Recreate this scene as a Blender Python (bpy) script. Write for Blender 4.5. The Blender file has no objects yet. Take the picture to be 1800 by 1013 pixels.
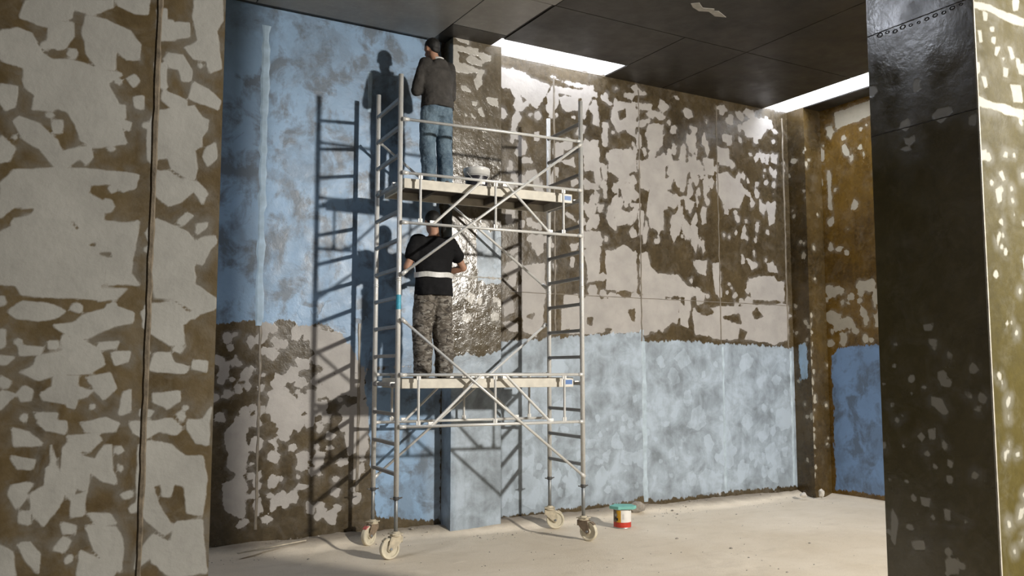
import bpy, bmesh, math, random
import numpy as np
from mathutils import Vector, Matrix

random.seed(7)
rng = np.random.default_rng(11)
SC = bpy.context.scene
COL = SC.collection

# ---------------------------------------------------------------- camera
cam_d = bpy.data.cameras.new('camera')
cam_d.sensor_width = 36.0
cam_d.lens = 30.9
cam = bpy.data.objects.new('camera', cam_d)
cam.location = (0, 0, 1.77)
cam.rotation_euler = (math.radians(90 + 5.26), 0, math.radians(-30))
COL.objects.link(cam)
SC.camera = cam

# ---------------------------------------------------------------- daylight (reaches the tank only through the slots in the roof slab)
world = bpy.data.worlds.new('overcast_sky')
SC.world = world
world.use_nodes = True
bg = world.node_tree.nodes['Background']
bg.inputs['Color'].default_value = (0.84, 0.89, 1.0, 1)
bg.inputs['Strength'].default_value = 21.0

# ---------------------------------------------------------------- flood lamp hung high behind and to the right of the camera
ld = bpy.data.lights.new('flood_lamp_light', 'SPOT')
ld.energy = 5600
ld.spot_size = math.radians(98)
ld.spot_blend = 1.0
ld.color = (1.0, 0.95, 0.87)
ld.shadow_soft_size = 0.21
lo = bpy.data.objects.new('flood_lamp_light', ld)
lo.location = (8.38, -2.72, 4.78)
lo.rotation_euler = (Vector((4.2, 8.0, 0.2)) - Vector((8.38, -2.72, 4.78))).to_track_quat('-Z', 'Y').to_euler()
COL.objects.link(lo)

SC.view_settings.view_transform = 'Standard'
SC.view_settings.look = 'None'
SC.view_settings.exposure = 0.0
SC.view_settings.gamma = 1.0
SC.view_settings.use_curve_mapping = False
SC.cycles.use_denoising = True
SC.cycles.max_bounces = 8
SC.cycles.diffuse_bounces = 5

WY = 8.873      # back wall plane
RX = 10.10      # right wall plane
CZ = 5.49       # underside of the roof slab

# ---------------------------------------------------------------- helpers
def link(o):
    COL.objects.link(o)
    return o

def tag(o, label=None, cat=None, group=None, kind=None):
    if label: o['label'] = label
    if cat: o['category'] = cat
    if group: o['group'] = group
    if kind: o['kind'] = kind
    return o

def empty(name, loc=(0, 0, 0), rz=0, parent=None):
    o = bpy.data.objects.new(name, None)
    o.empty_display_size = 0.1
    o.location = loc
    o.rotation_euler = (0, 0, rz)
    link(o)
    if parent: o.parent = parent
    return o

def mesh_obj(name, verts, faces, mat=None, parent=None, smooth=False):
    me = bpy.data.meshes.new(name)
    me.from_pydata([tuple(v) for v in verts], [], faces)
    me.update()
    if smooth:
        me.polygons.foreach_set('use_smooth', [True] * len(me.polygons))
    o = bpy.data.objects.new(name, me)
    if mat: me.materials.append(mat)
    link(o)
    if parent: o.parent = parent
    return o

def bm_obj(name, bm, mat=None, parent=None, smooth=False):
    bmesh.ops.recalc_face_normals(bm, faces=bm.faces)
    me = bpy.data.meshes.new(name)
    bm.to_mesh(me)
    bm.free()
    if smooth:
        me.polygons.foreach_set('use_smooth', [True] * len(me.polygons))
    o = bpy.data.objects.new(name, me)
    if mat: me.materials.append(mat)
    link(o)
    if parent: o.parent = parent
    return o

def bm_box(bm, lo, hi, bev=0.0):
    r = bmesh.ops.create_cube(bm, size=1.0)
    for v in r['verts']:
        v.co = Vector([lo[i] + (v.co[i] + 0.5) * (hi[i] - lo[i]) for i in range(3)])
    if bev:
        es = list({e for v in r['verts'] for e in v.link_edges})
        bmesh.ops.bevel(bm, geom=es, offset=bev, segments=2, affect='EDGES', profile=0.6)

def box(name, lo, hi, mat, parent=None, bev=0.0):
    bm = bmesh.new()
    bm_box(bm, lo, hi, bev)
    return bm_obj(name, bm, mat, parent)

def bm_tube(bm, p0, p1, r0, r1=None, n=12, flat=None):
    p0, p1 = Vector(p0), Vector(p1)
    r1 = r0 if r1 is None else r1
    d = (p1 - p0)
    L = d.length
    q = Vector((0, 0, 1)).rotation_difference(d.normalized()).to_matrix().to_4x4()
    m = Matrix.Translation((p0 + p1) / 2) @ q
    bmesh.ops.create_cone(bm, cap_ends=True, segments=n, radius1=r0, radius2=r1, depth=L, matrix=m)

def tube(name, p0, p1, r, mat, parent=None, n=12, r1=None):
    bm = bmesh.new()
    bm_tube(bm, p0, p1, r, r1, n)
    o = bm_obj(name, bm, mat, parent)
    for p in o.data.polygons:
        p.use_smooth = len(p.vertices) == 4
    return o

def lathe(bm, prof, n=32, center=(0, 0, 0)):
    """prof: list of (r, z); revolved about z."""
    rings = []
    for r, z in prof:
        if r < 1e-6:
            rings.append([bm.verts.new((center[0], center[1], center[2] + z))])
        else:
            rings.append([bm.verts.new((center[0] + r * math.cos(2 * math.pi * k / n), center[1] + r * math.sin(2 * math.pi * k / n), center[2] + z)) for k in range(n)])
    for a, b in zip(rings[:-1], rings[1:]):
        for k in range(n):
            k2 = (k + 1) % n
            if len(a) == 1 and len(b) == 1: continue
            if len(a) == 1: bm.faces.new((a[0], b[k], b[k2]))
            elif len(b) == 1: bm.faces.new((a[k], a[k2], b[0]))
            else: bm.faces.new((a[k], a[k2], b[k2], b[k]))

# ---------------------------------------------------------------- node helpers
class NT:
    def __init__(s, name):
        s.m = bpy.data.materials.new(name)
        s.m.use_nodes = True
        s.t = s.m.node_tree
        s.b = s.t.nodes['Principled BSDF']
        s._obj = None
    def n(s, typ, **kw):
        nd = s.t.nodes.new(typ)
        for k, v in kw.items(): setattr(nd, k, v)
        return nd
    def set(s, sock, v):
        if hasattr(v, 'is_output') or isinstance(v, bpy.types.NodeSocket): s.t.links.new(v, sock)
        else:
            if isinstance(v, tuple) and len(v) == 3 and sock.type == 'RGBA': v = (*v, 1)
            sock.default_value = v
    def co(s, scale=(1, 1, 1), loc=(0, 0, 0)):
        if s._obj is None: s._obj = s.n('ShaderNodeTexCoord').outputs['Object']
        mp = s.n('ShaderNodeMapping')
        s.t.links.new(s._obj, mp.inputs['Vector'])
        mp.inputs['Scale'].default_value = scale
        mp.inputs['Location'].default_value = loc
        return mp.outputs[0]
    def noise(s, scale, detail=4, rough=0.55, vec=None, dist=0.0):
        nd = s.n('ShaderNodeTexNoise')
        s.set(nd.inputs['Vector'], vec if vec is not None else s.co())
        nd.inputs['Scale'].default_value = scale
        nd.inputs['Detail'].default_value = detail
        nd.inputs['Roughness'].default_value = rough
        nd.inputs['Distortion'].default_value = dist
        return nd.outputs['Fac']
    def math(s, op, a, b=0.0, clamp=False):
        nd = s.n('ShaderNodeMath', operation=op, use_clamp=clamp)
        s.set(nd.inputs[0], a); s.set(nd.inputs[1], b)
        return nd.outputs[0]
    def rng(s, v, a, b, c=0.0, d=1.0, smooth=False):
        nd = s.n('ShaderNodeMapRange', clamp=True)
        if smooth: nd.interpolation_type = 'SMOOTHSTEP'
        s.set(nd.inputs[0], v)
        for i, x in enumerate((a, b, c, d)): s.set(nd.inputs[i + 1], x)
        return nd.outputs[0]
    def mix(s, f, a, b):
        nd = s.n('ShaderNodeMix', data_type='RGBA')
        s.set(nd.inputs['Factor'], f); s.set(nd.inputs['A'] if False else nd.inputs[6], a); s.set(nd.inputs[7], b)
        return nd.outputs[2]
    def fmix(s, f, a, b):
        nd = s.n('ShaderNodeMix', data_type='FLOAT')
        s.set(nd.inputs[0], f); s.set(nd.inputs[2], a); s.set(nd.inputs[3], b)
        return nd.outputs[0]
    def attr(s, name):
        nd = s.n('ShaderNodeAttribute', attribute_name=name)
        return nd.outputs['Fac']
    def bump(s, h, strength=0.2, dist=0.01):
        nd = s.n('ShaderNodeBump')
        s.set(nd.inputs['Height'], h)
        nd.inputs['Strength'].default_value = strength
        nd.inputs['Distance'].default_value = dist
        s.t.links.new(nd.outputs[0], s.b.inputs['Normal'])
    def out(s, color=None, rough=None, metal=None, spec=None):
        if color is not None: s.set(s.b.inputs['Base Color'], color)
        if rough is not None: s.set(s.b.inputs['Roughness'], rough)
        if metal is not None: s.set(s.b.inputs['Metallic'], metal)
        if spec is not None: s.set(s.b.inputs['Specular IOR Level'], spec)
        return s.m

def simple(name, color, rough=0.6, metal=0.0, var=0.25, scale=14, bump=0.0, spec=None):
    t = NT(name)
    nz = t.noise(scale, 5)
    dark = tuple(c * (1 - var) for c in color)
    lite = tuple(min(1, c * (1 + var * 0.6)) for c in color)
    t.out(t.mix(t.rng(nz, 0.3, 0.7), dark, lite), rough, metal, spec)
    if bump: t.bump(t.noise(scale * 6, 4), bump, 0.004)
    return t.m

def wall_mat(name, brown_a, brown_b, putty_a, putty_b, blue_a=(0.36, 0.52, 0.70), blue_b=(0.27, 0.35, 0.42), gloss=0.24, ragged=0.045, streak=1.0, blue_low=0.30, bias=0.0, putty_rough=0.55, bump=0.35, pale=None, spec=0.5):
    """Coated tank wall: glossy brown old coating, pale scraped/filled patches and the new blue coat, each where the wall carries it."""
    t = NT(name)
    n_big = t.noise(1.1, 6, 0.6)
    n_streak = t.noise(1.0, 5, 0.6, t.co((5.5, 5.5, 0.55)))
    n_fine = t.noise(22, 5, 0.6)
    base = t.mix(t.rng(n_big, 0.36, 0.64), brown_a, brown_b)
    base = t.mix(t.rng(n_streak, 0.42, 0.72, 0, 0.55 * streak), base, tuple(c * 0.45 for c in brown_a))
    base = t.mix(t.rng(t.noise(5.5, 5, 0.7, None, 0.6), 0.5, 0.72, 0, 0.32), base, tuple(0.5 * (a + b) for a, b in zip(brown_b, putty_b)))
    base = t.mix(t.rng(n_fine, 0.35, 0.75, 0, 0.28), base, tuple(c * 1.7 for c in brown_b))
    rag = t.math('MULTIPLY', t.math('SUBTRACT', t.noise(7, 5, 0.62, None, 0.5), 0.5), ragged * 2.2)
    pa = t.math('ADD', t.math('SUBTRACT', t.attr('putty'), 0.5 - bias), rag)
    pm = t.rng(pa, -0.004, 0.006, 0, 1, True)
    pcol = t.mix(t.rng(t.noise(2.6, 6, 0.62), 0.35, 0.68), putty_a, putty_b)
    pcol = t.mix(t.rng(t.noise(9, 6, 0.7), 0.52, 0.75, 0, 0.35), pcol, tuple(c * 0.72 for c in putty_b))
    smear = t.math('MULTIPLY', t.rng(pa, -0.05, 0.0, 0, 1, True), t.rng(t.noise(4.2, 5, 0.65, t.co((1, 1, 1), (3, 8, 5)), 0.8), 0.44, 0.60, 0, 0.55))
    base = t.mix(smear, base, tuple(0.62 * c for c in putty_b))
    col = t.mix(pm, base, pcol)
    rag2 = t.math('MULTIPLY', t.math('SUBTRACT', t.noise(11, 5, 0.65, t.co((1.5, 1.5, 0.55))), 0.5), 0.16)
    bm_ = t.rng(t.math('ADD', t.math('SUBTRACT', t.attr('blue'), 0.5), rag2), -0.006, 0.010, 0, 1, True)
    nb = t.math('ADD', t.noise(3.4, 6, 0.62, None, 0.4), t.math('MULTIPLY', t.noise(5, 5, 0.6, t.co((2.0, 2.0, 0.5))), 0.30))
    nb = t.math('ADD', nb, t.math('MULTIPLY', pm, 0.10))
    bcol = t.mix(t.rng(nb, 0.53, 0.66), blue_b, blue_a)
    bcol = t.mix(t.rng(t.noise(1.9, 7, 0.68, t.co((1, 1, 1), (7, 1, 4)), 0.5), 0.50, 0.60, 0, 0.42), bcol, blue_b)
    bcol = t.mix(t.rng(n_big, 0.30, 0.62, blue_low, 0.0), bcol, tuple(0.6 * c for c in blue_b))
    if pale:                       # the thinner first coat right of the pilaster: greyer, the dabs below show through
        sx = t.n('ShaderNodeSeparateXYZ')
        t.t.links.new(t.co(), sx.inputs[0])
        thin = t.mix(t.rng(nb, 0.47, 0.80), pale[1], pale[0])
        thin = t.mix(t.math('MULTIPLY', t.math('MULTIPLY', pm, t.rng(t.noise(2.1, 4, 0.6, t.co((1, 1, 1), (2, 6, 9))), 0.40, 0.62)), 0.55), thin, pale[0])
        bcol = t.mix(t.rng(sx.outputs[0], 4.0, 4.3), bcol, thin)
    col = t.mix(bm_, col, bcol)
    rr = t.fmix(pm, gloss, putty_rough)
    rr = t.fmix(bm_, rr, 0.42)
    rr = t.math('ADD', rr, t.rng(t.noise(6, 4), 0.3, 0.7, -0.06, 0.10))
    t.out(col, rr, 0.0, spec)
    h = t.math('ADD', t.math('MULTIPLY', t.noise(4, 6, 0.65), 1.0), t.math('MULTIPLY', pm, 0.12))
    t.bump(h, bump, 0.02)
    return t.m

# ---------------------------------------------------------------- signed-distance fields for what is painted on a wall
def sdf_poly(px, pz, poly):
    P = np.asarray(poly, float)
    Q = np.roll(P, -1, 0)
    d = np.full(px.shape, 1e9)
    inside = np.zeros(px.shape, bool)
    for (x0, z0), (x1, z1) in zip(P, Q):
        ex, ez = x1 - x0, z1 - z0
        l2 = ex * ex + ez * ez + 1e-12
        t = np.clip(((px - x0) * ex + (pz - z0) * ez) / l2, 0, 1)
        d = np.minimum(d, np.hypot(px - x0 - t * ex, pz - z0 - t * ez))
        c = (z0 > pz) != (z1 > pz)
        with np.errstate(divide='ignore', invalid='ignore'):
            xi = ex * (pz - z0) / (z1 - z0 if z1 != z0 else 1e-12) + x0
        inside ^= c & (px < xi)
    return np.where(inside, d, -d)

def dab(cx, cz, w, h, a):
    """an irregular brush dab as a polygon"""
    k = random.choice((4, 5, 5, 6))
    out = []
    off = random.uniform(0, 6.28)
    for i in range(k):
        th = off + 2 * math.pi * i / k
        r = random.uniform(0.7, 1.3)
        x, z = 0.5 * w * r * math.cos(th), 0.5 * h * r * math.sin(th)
        out.append((cx + x * math.cos(a) - z * math.sin(a), cz + x * math.sin(a) + z * math.cos(a)))
    return out

def field(gx, gz, polys, holes=()):
    f = np.full(gx.shape, -0.1)
    def win(poly, pad=0.11):
        p = np.asarray(poly)
        return (gx > p[:, 0].min() - pad) & (gx < p[:, 0].max() + pad) & (gz > p[:, 1].min() - pad) & (gz < p[:, 1].max() + pad)
    for p in polys:
        w = win(p)
        if w.any(): f[w] = np.maximum(f[w], np.clip(sdf_poly(gx[w], gz[w], p), -0.1, 0.1))
    for p in holes:
        w = win(p)
        if w.any(): f[w] = np.minimum(f[w], np.clip(-sdf_poly(gx[w], gz[w], p), -0.1, 0.1))
    return f + 0.5

def coated_face(name, a0, a1, z0, z1, step, place, mat, fields, parent=None, kind=None, solid=None):
    """A finely divided upright face; place(a, z) -> xyz; fields: {attribute: (polys, holes)}; solid: (lo, hi) box behind it."""
    na, nz = max(2, int((a1 - a0) / step)), max(2, int((z1 - z0) / step))
    A, Z = np.meshgrid(np.linspace(a0, a1, na), np.linspace(z0, z1, nz))
    A, Z = A.ravel(), Z.ravel()
    V = [place(a, z) for a, z in zip(A, Z)]
    Fc = [(j * na + i, j * na + i + 1, (j + 1) * na + i + 1, (j + 1) * na + i) for j in range(nz - 1) for i in range(na - 1)]
    nv = len(V)
    if solid:
        lo, hi = solid
        c = [(x, y, z) for z in (lo[2], hi[2]) for y in (lo[1], hi[1]) for x in (lo[0], hi[0])]
        V += c
        Fc += [tuple(nv + k for k in q) for q in ((0, 2, 3, 1), (4, 5, 7, 6), (0, 1, 5, 4), (2, 6, 7, 3), (0, 4, 6, 2), (1, 3, 7, 5))]
    o = mesh_obj(name, V, Fc, mat, parent)
    for an, (polys, holes) in fields.items():
        at = o.data.attributes.new(an, 'FLOAT', 'POINT')
        vals = np.zeros(len(V), np.float32)
        vals[:nv] = field(A, Z, polys, holes)
        at.data.foreach_set('value', vals)
    if kind: o['kind'] = kind
    return o


# outlines of the filler patches, in metres on their own walls
PATCH = {'leftwall':[[(-0.073,3.166),(-0.013,3.19),(0.039,3.176),(0.084,3.099),(0.122,3.076),(0.108,3.03),(0.144,2.939),(0.178,2.895),(0.126,2.857),(0.059,2.853),(0.066,2.914),(0.029,2.944),(0.005,3.024),(-0.067,3.048)],
[(0.122,3.076),(0.191,3.088),(0.29,3.068),(0.391,3.061),(0.337,3.007),(0.373,2.956),(0.4,2.891),(0.394,2.834),(0.425,2.756),(0.337,2.732),(0.298,2.721),(0.248,2.752),(0.224,2.804),(0.19,2.86),(0.136,2.876),(0.098,3.016)],
[(0.017,3.319),(0.191,3.356),(0.183,3.279),(0.09,3.217),(0.0,3.242)],
[(0.104,3.245),(0.19,3.25),(0.198,3.195),(0.168,3.133),(0.104,3.128)],
[(0.248,3.293),(0.326,3.296),(0.418,3.263),(0.466,3.208),(0.463,3.143),(0.411,3.134),(0.364,3.176),(0.362,3.081),(0.295,3.082),(0.255,3.131),(0.235,3.215)],
[(0.191,3.356),(0.345,3.389),(0.352,3.353),(0.27,3.31),(0.198,3.32)],
[(0.362,3.393),(0.494,3.422),(0.49,3.356),(0.438,3.351),(0.368,3.369)],
[(0.014,2.816),(0.087,2.796),(0.153,2.733),(0.176,2.687),(0.282,2.725),(0.295,2.678),(0.274,2.639),(0.241,2.671),(0.189,2.616),(0.147,2.624),(0.092,2.689),(0.028,2.728),(-0.01,2.795)],
[(0.004,2.583),(0.158,2.613),(0.297,2.623),(0.397,2.622),(0.476,2.618),(0.467,2.561),(0.422,2.544),(0.37,2.575),(0.288,2.561),(0.274,2.516),(0.341,2.486),(0.344,2.401),(0.428,2.396),(0.484,2.413),(0.472,2.275),(0.458,2.182),(0.494,2.137),(-0.024,2.112),(-0.034,2.323),(0.005,2.349),(0.013,2.385),(0.083,2.408),(0.082,2.438),(0.011,2.431),(-0.037,2.392),(-0.044,2.531)],
[(-0.053,2.729),(-0.0,2.683),(-0.018,2.628),(-0.048,2.618)],
[(0.133,2.815),(0.17,2.82),(0.172,2.772),(0.141,2.762)],
[(-0.062,2.941),(-0.002,2.939),(-0.008,2.854),(-0.038,2.838),(-0.059,2.87)],
[(0.532,3.338),(0.592,3.344),(0.607,3.261),(0.536,3.241)],
[(0.531,3.384),(0.566,3.391),(0.568,3.346),(0.538,3.333)],
[(0.604,3.333),(0.665,3.345),(0.667,3.286),(0.618,3.27)],
[(0.686,3.463),(0.81,3.49),(0.813,3.396),(0.789,3.337),(0.813,3.166),(0.764,3.131),(0.75,3.189),(0.694,3.185),(0.656,3.231),(0.716,3.269),(0.688,3.383)],
[(0.579,3.191),(0.645,3.19),(0.684,3.131),(0.679,3.084),(0.649,3.079),(0.635,3.129),(0.587,3.127)],
[(0.527,3.136),(0.575,3.144),(0.578,3.054),(0.536,3.047)],
[(0.573,3.014),(0.664,2.983),(0.666,2.937),(0.617,2.937),(0.563,2.973)],
[(0.698,3.074),(0.76,3.051),(0.812,3.006),(0.807,2.965),(0.75,2.983),(0.682,2.999)],
[(0.553,2.92),(0.653,2.942),(0.701,2.962),(0.734,2.915),(0.765,2.906),(0.76,2.866),(0.737,2.823),(0.738,2.784),(0.708,2.767),(0.723,2.678),(0.712,2.625),(0.663,2.639),(0.615,2.666),(0.601,2.715),(0.514,2.692),(0.508,2.844)],
[(0.539,2.644),(0.603,2.652),(0.652,2.619),(0.725,2.613),(0.769,2.566),(0.752,2.519),(0.714,2.574),(0.655,2.516),(0.609,2.493),(0.56,2.533),(0.541,2.594)],
[(0.52,2.366),(0.558,2.431),(0.611,2.411),(0.69,2.379),(0.721,2.343),(0.727,2.149),(0.551,2.14),(0.544,2.318)],
[(0.687,2.468),(0.711,2.458),(0.671,2.416),(0.652,2.427)],
[(0.731,2.421),(0.779,2.438),(0.774,2.411),(0.732,2.376)],
[(0.745,2.358),(0.812,2.376),(0.819,2.35),(0.784,2.296),(0.761,2.237),(0.736,2.242),(0.734,2.318)],
[(0.763,2.774),(0.799,2.805),(0.807,2.74),(0.771,2.697),(0.752,2.734)],
[(0.41,2.855),(0.439,2.847),(0.435,2.814),(0.412,2.824)],
[(0.42,3.046),(0.461,3.034),(0.445,3.015)],
[(0.452,2.963),(0.481,2.973),(0.482,2.923),(0.459,2.926)],
[(0.032,2.115),(0.343,2.13),(0.339,2.068),(0.24,2.076),(0.165,2.067),(0.054,2.075)],
[(0.344,2.105),(0.451,2.117),(0.407,2.071),(0.34,2.062)],
[(0.555,2.14),(0.724,2.148),(0.82,2.087),(0.821,2.042),(0.753,2.02),(0.641,2.08),(0.569,2.084)],
[(0.011,2.002),(0.061,2.045),(0.166,2.037),(0.21,2.009),(0.189,1.99),(0.116,1.97),(0.043,1.98)],
[(0.287,1.993),(0.408,2.034),(0.478,2.011),(0.474,1.973),(0.411,1.959),(0.356,1.927),(0.302,1.896),(0.236,1.907),(0.181,1.948),(0.255,1.961)],
[(0.529,2.044),(0.641,2.067),(0.723,2.006),(0.681,1.966),(0.697,1.87),(0.636,1.876),(0.575,1.913),(0.527,1.95)],
[(0.209,1.9),(0.28,1.895),(0.348,1.848),(0.373,1.787),(0.308,1.75),(0.2,1.75),(0.127,1.727),(0.063,1.757),(0.114,1.786),(0.123,1.822),(0.217,1.84)],
[(0.347,1.878),(0.425,1.885),(0.415,1.861),(0.359,1.854)],
[(0.405,1.836),(0.473,1.843),(0.468,1.799),(0.418,1.787)],
[(0.189,1.739),(0.275,1.738),(0.272,1.696),(0.333,1.677),(0.312,1.654),(0.221,1.631),(0.151,1.644),(0.14,1.668),(0.186,1.691)],
[(0.308,1.732),(0.397,1.75),(0.421,1.689),(0.378,1.64),(0.344,1.677)],
[(0.578,1.837),(0.637,1.838),(0.651,1.794),(0.712,1.775),(0.7,1.755),(0.604,1.762),(0.557,1.768)],
[(0.735,1.807),(0.797,1.8),(0.793,1.755),(0.736,1.775)],
[(0.572,1.662),(0.679,1.667),(0.68,1.635),(0.633,1.598),(0.573,1.625)],
[(0.522,1.595),(0.58,1.587),(0.564,1.563),(0.523,1.57)],
[(0.456,1.67),(0.484,1.682),(0.482,1.589),(0.443,1.578)],
[(0.289,1.546),(0.387,1.561),(0.438,1.536),(0.428,1.506),(0.317,1.507)],
[(0.134,1.553),(0.235,1.548),(0.236,1.506),(0.167,1.521)],
[(0.043,1.531),(0.105,1.511),(0.159,1.462),(0.108,1.453),(0.056,1.461)],
[(0.248,1.488),(0.351,1.496),(0.374,1.471),(0.332,1.425),(0.277,1.44)],
[(0.484,1.54),(0.659,1.548),(0.696,1.509),(0.673,1.485),(0.601,1.506),(0.544,1.471),(0.497,1.497)],
[(0.719,1.546),(0.78,1.544),(0.816,1.594),(0.809,1.435),(0.759,1.443),(0.72,1.508)],
[(0.234,1.442),(0.254,1.464),(0.3,1.403),(0.355,1.388),(0.386,1.447),(0.414,1.446),(0.418,1.349),(0.437,1.288),(0.38,1.303),(0.335,1.342),(0.327,1.259),(0.283,1.286),(0.275,1.228),(0.241,1.265)],
[(0.186,1.455),(0.204,1.396),(0.194,1.373)],
[(0.179,1.362),(0.199,1.379),(0.234,1.301),(0.237,1.23),(0.203,1.175),(0.173,1.137),(0.129,1.192),(0.121,1.262),(0.177,1.293)],
[(0.274,1.239),(0.322,1.254),(0.32,1.165),(0.277,1.163)],
[(0.053,1.301),(0.104,1.309),(0.106,1.251),(0.078,1.208),(0.045,1.267)],
[(0.048,1.415),(0.131,1.4),(0.122,1.365),(0.071,1.368)],
[(0.522,1.441),(0.567,1.458),(0.651,1.435),(0.712,1.383),(0.786,1.379),(0.807,1.277),(0.793,1.127),(0.732,1.144),(0.716,1.257),(0.668,1.273),(0.658,1.218),(0.628,1.226),(0.621,1.276),(0.586,1.266),(0.6,1.192),(0.675,1.075),(0.64,1.054),(0.568,1.121),(0.525,1.185)],
[(0.342,1.164),(0.419,1.157),(0.443,1.12),(0.376,1.125)],
[(0.333,1.117),(0.444,1.102),(0.474,1.045),(0.473,0.914),(0.428,0.943),(0.37,1.02)],
[(0.236,1.137),(0.29,1.121),(0.291,1.092),(0.248,1.101)],
[(0.089,1.065),(0.125,1.067),(0.163,1.018),(0.161,0.949),(0.118,1.0)],
[(0.214,1.035),(0.249,1.078),(0.276,1.064),(0.251,1.02)],
[(0.538,0.979),(0.593,1.058),(0.665,1.015),(0.686,1.099),(0.794,1.102),(0.82,0.875),(0.681,0.875),(0.633,0.908),(0.585,0.962),(0.529,0.926)],
[(0.309,0.918),(0.316,1.013),(0.393,0.97),(0.451,0.917),(0.44,0.903)],
[(0.024,1.066),(0.065,1.039),(0.08,0.944),(0.029,0.95)],
[(-0.016,1.925),(-0.0,1.926),(0.002,1.867),(-0.012,1.855)],
[(-0.011,1.821),(0.035,1.815),(0.011,1.792),(-0.009,1.792)],
[(-0.007,1.739),(0.035,1.716),(0.015,1.699),(-0.005,1.705)],
[(-0.004,1.676),(0.047,1.664),(0.028,1.646),(-0.001,1.612)],
[(0.117,1.592),(0.201,1.584),(0.197,1.563),(0.128,1.569)],
[(0.083,1.196),(0.119,1.193),(0.121,1.147),(0.09,1.156)],
[(0.053,1.862),(0.142,1.857),(0.133,1.833),(0.06,1.827)],
[(0.162,1.881),(0.194,1.882),(0.195,1.852),(0.165,1.855)]],'leftwall_hole':[[(0.021,2.426),(0.082,2.435),(0.081,2.412),(0.022,2.403)],
[(0.209,2.395),(0.235,2.404),(0.258,2.363),(0.243,2.354)],
[(0.327,2.272),(0.387,2.278),(0.391,2.243),(0.333,2.248)],
[(0.288,2.305),(0.326,2.312),(0.327,2.284),(0.294,2.288)],
[(0.521,2.807),(0.556,2.812),(0.552,2.779),(0.528,2.776)],
[(0.36,2.131),(0.363,2.195),(0.382,2.132)],
[(-0.037,3.035),(0.02,3.027),(0.022,2.973),(-0.023,2.96)]],'back':[[(6.157,4.626),(6.384,4.64),(6.416,4.089),(6.34,4.081),(6.305,4.329),(6.155,4.343)],
[(6.153,4.155),(6.396,4.024),(6.151,3.968)],
[(6.444,4.856),(6.541,4.902),(6.537,4.58),(6.46,4.586)],
[(6.622,5.107),(6.981,5.228),(6.998,5.033),(6.975,4.8),(6.815,4.843),(6.695,4.762),(6.581,4.939)],
[(6.537,4.548),(6.971,4.603),(6.967,4.31),(6.688,4.182),(6.533,4.261)],
[(6.981,5.228),(7.268,5.222),(7.225,5.165),(7.02,5.135)],
[(6.957,4.961),(7.181,5.01),(7.139,4.921),(6.976,4.898)],
[(7.139,4.937),(7.451,4.998),(7.425,4.727),(7.297,4.595),(7.175,4.629)],
[(7.029,4.447),(7.255,4.54),(7.462,4.499),(7.455,4.167),(7.206,4.108),(7.043,4.091)],
[(6.648,4.146),(6.884,4.139),(7.042,3.994),(6.96,3.921),(6.802,3.938)],
[(7.206,4.108),(7.476,4.169),(7.535,3.976),(7.428,3.867),(7.422,3.572),(7.237,3.59),(7.119,3.774)],
[(6.488,3.718),(6.623,3.714),(6.601,3.539),(6.525,3.564)],
[(6.683,3.831),(6.898,3.755),(6.836,3.621),(6.679,3.576)],
[(6.998,3.796),(7.099,3.805),(7.073,3.48),(7.013,3.507)],
[(7.525,4.507),(7.804,4.574),(7.843,4.376),(7.795,4.203),(7.626,4.251),(7.543,4.342)],
[(7.847,4.545),(8.066,4.588),(8.061,4.366),(7.887,4.415)],
[(7.494,4.039),(7.835,4.072),(7.705,3.993),(7.617,3.885),(7.492,3.906)],
[(7.553,3.813),(7.658,3.789),(7.655,3.656),(7.527,3.58)],
[(8.112,4.645),(8.313,4.635),(8.329,4.396),(8.15,4.41)],
[(8.386,4.817),(8.569,4.806),(8.655,4.607),(8.561,4.561),(8.38,4.609)],
[(8.483,5.004),(8.691,5.032),(8.664,4.888),(8.48,4.899)],
[(8.352,4.433),(8.559,4.491),(8.833,4.347),(8.901,4.248),(8.775,3.991),(8.543,3.97),(8.367,4.159)],
[(8.862,5.233),(9.153,5.347),(9.343,5.193),(9.239,5.035),(8.95,5.032)],
[(9.16,4.168),(9.302,4.075),(9.248,3.929),(9.154,3.991)],
[(9.302,4.075),(9.477,4.163),(9.464,3.84),(9.34,3.794)],
[(6.147,3.44),(6.409,3.492),(6.426,3.306),(6.145,3.255)],
[(6.145,3.224),(6.406,3.242),(6.365,2.93),(6.215,2.86)],
[(6.482,3.247),(6.95,3.279),(6.981,2.74),(6.476,2.75)],
[(7.029,3.252),(7.15,3.276),(7.187,3.07),(7.267,3.01),(7.64,2.998),(7.807,2.875),(8.15,2.758),(7.803,2.711),(7.02,2.71)],
[(5.921,2.634),(7.675,2.673),(7.625,2.346),(7.375,2.276),(7.052,2.238),(5.918,2.184)],
[(7.633,2.671),(7.841,2.515),(7.793,2.318),(7.667,2.348)],
[(7.885,2.582),(9.692,2.699),(9.671,2.187),(9.423,2.113),(8.855,2.173),(8.399,2.166),(7.919,2.223)],
[(7.901,3.21),(8.163,3.227),(8.135,3.024),(7.983,3.049)],
[(8.251,3.198),(8.385,3.206),(8.416,2.735),(8.283,2.764)],
[(8.907,3.031),(9.411,3.092),(9.623,2.855),(9.594,2.73),(8.967,2.723)],
[(8.847,3.338),(9.126,3.216),(8.981,3.138)],
[(9.272,3.26),(9.466,3.236),(9.486,3.131),(9.315,3.122)],
[(9.429,4.861),(9.552,4.84),(9.523,4.709),(9.414,4.732)],
[(9.305,4.827),(9.379,4.836),(9.363,4.672),(9.305,4.683)],
[(9.249,4.623),(9.322,4.632),(9.32,4.56),(9.246,4.551)],
[(9.077,3.843),(9.148,3.832),(9.118,3.671),(9.072,3.702)],
[(9.266,3.753),(9.348,3.742),(9.326,3.669),(9.263,3.682)],
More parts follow.
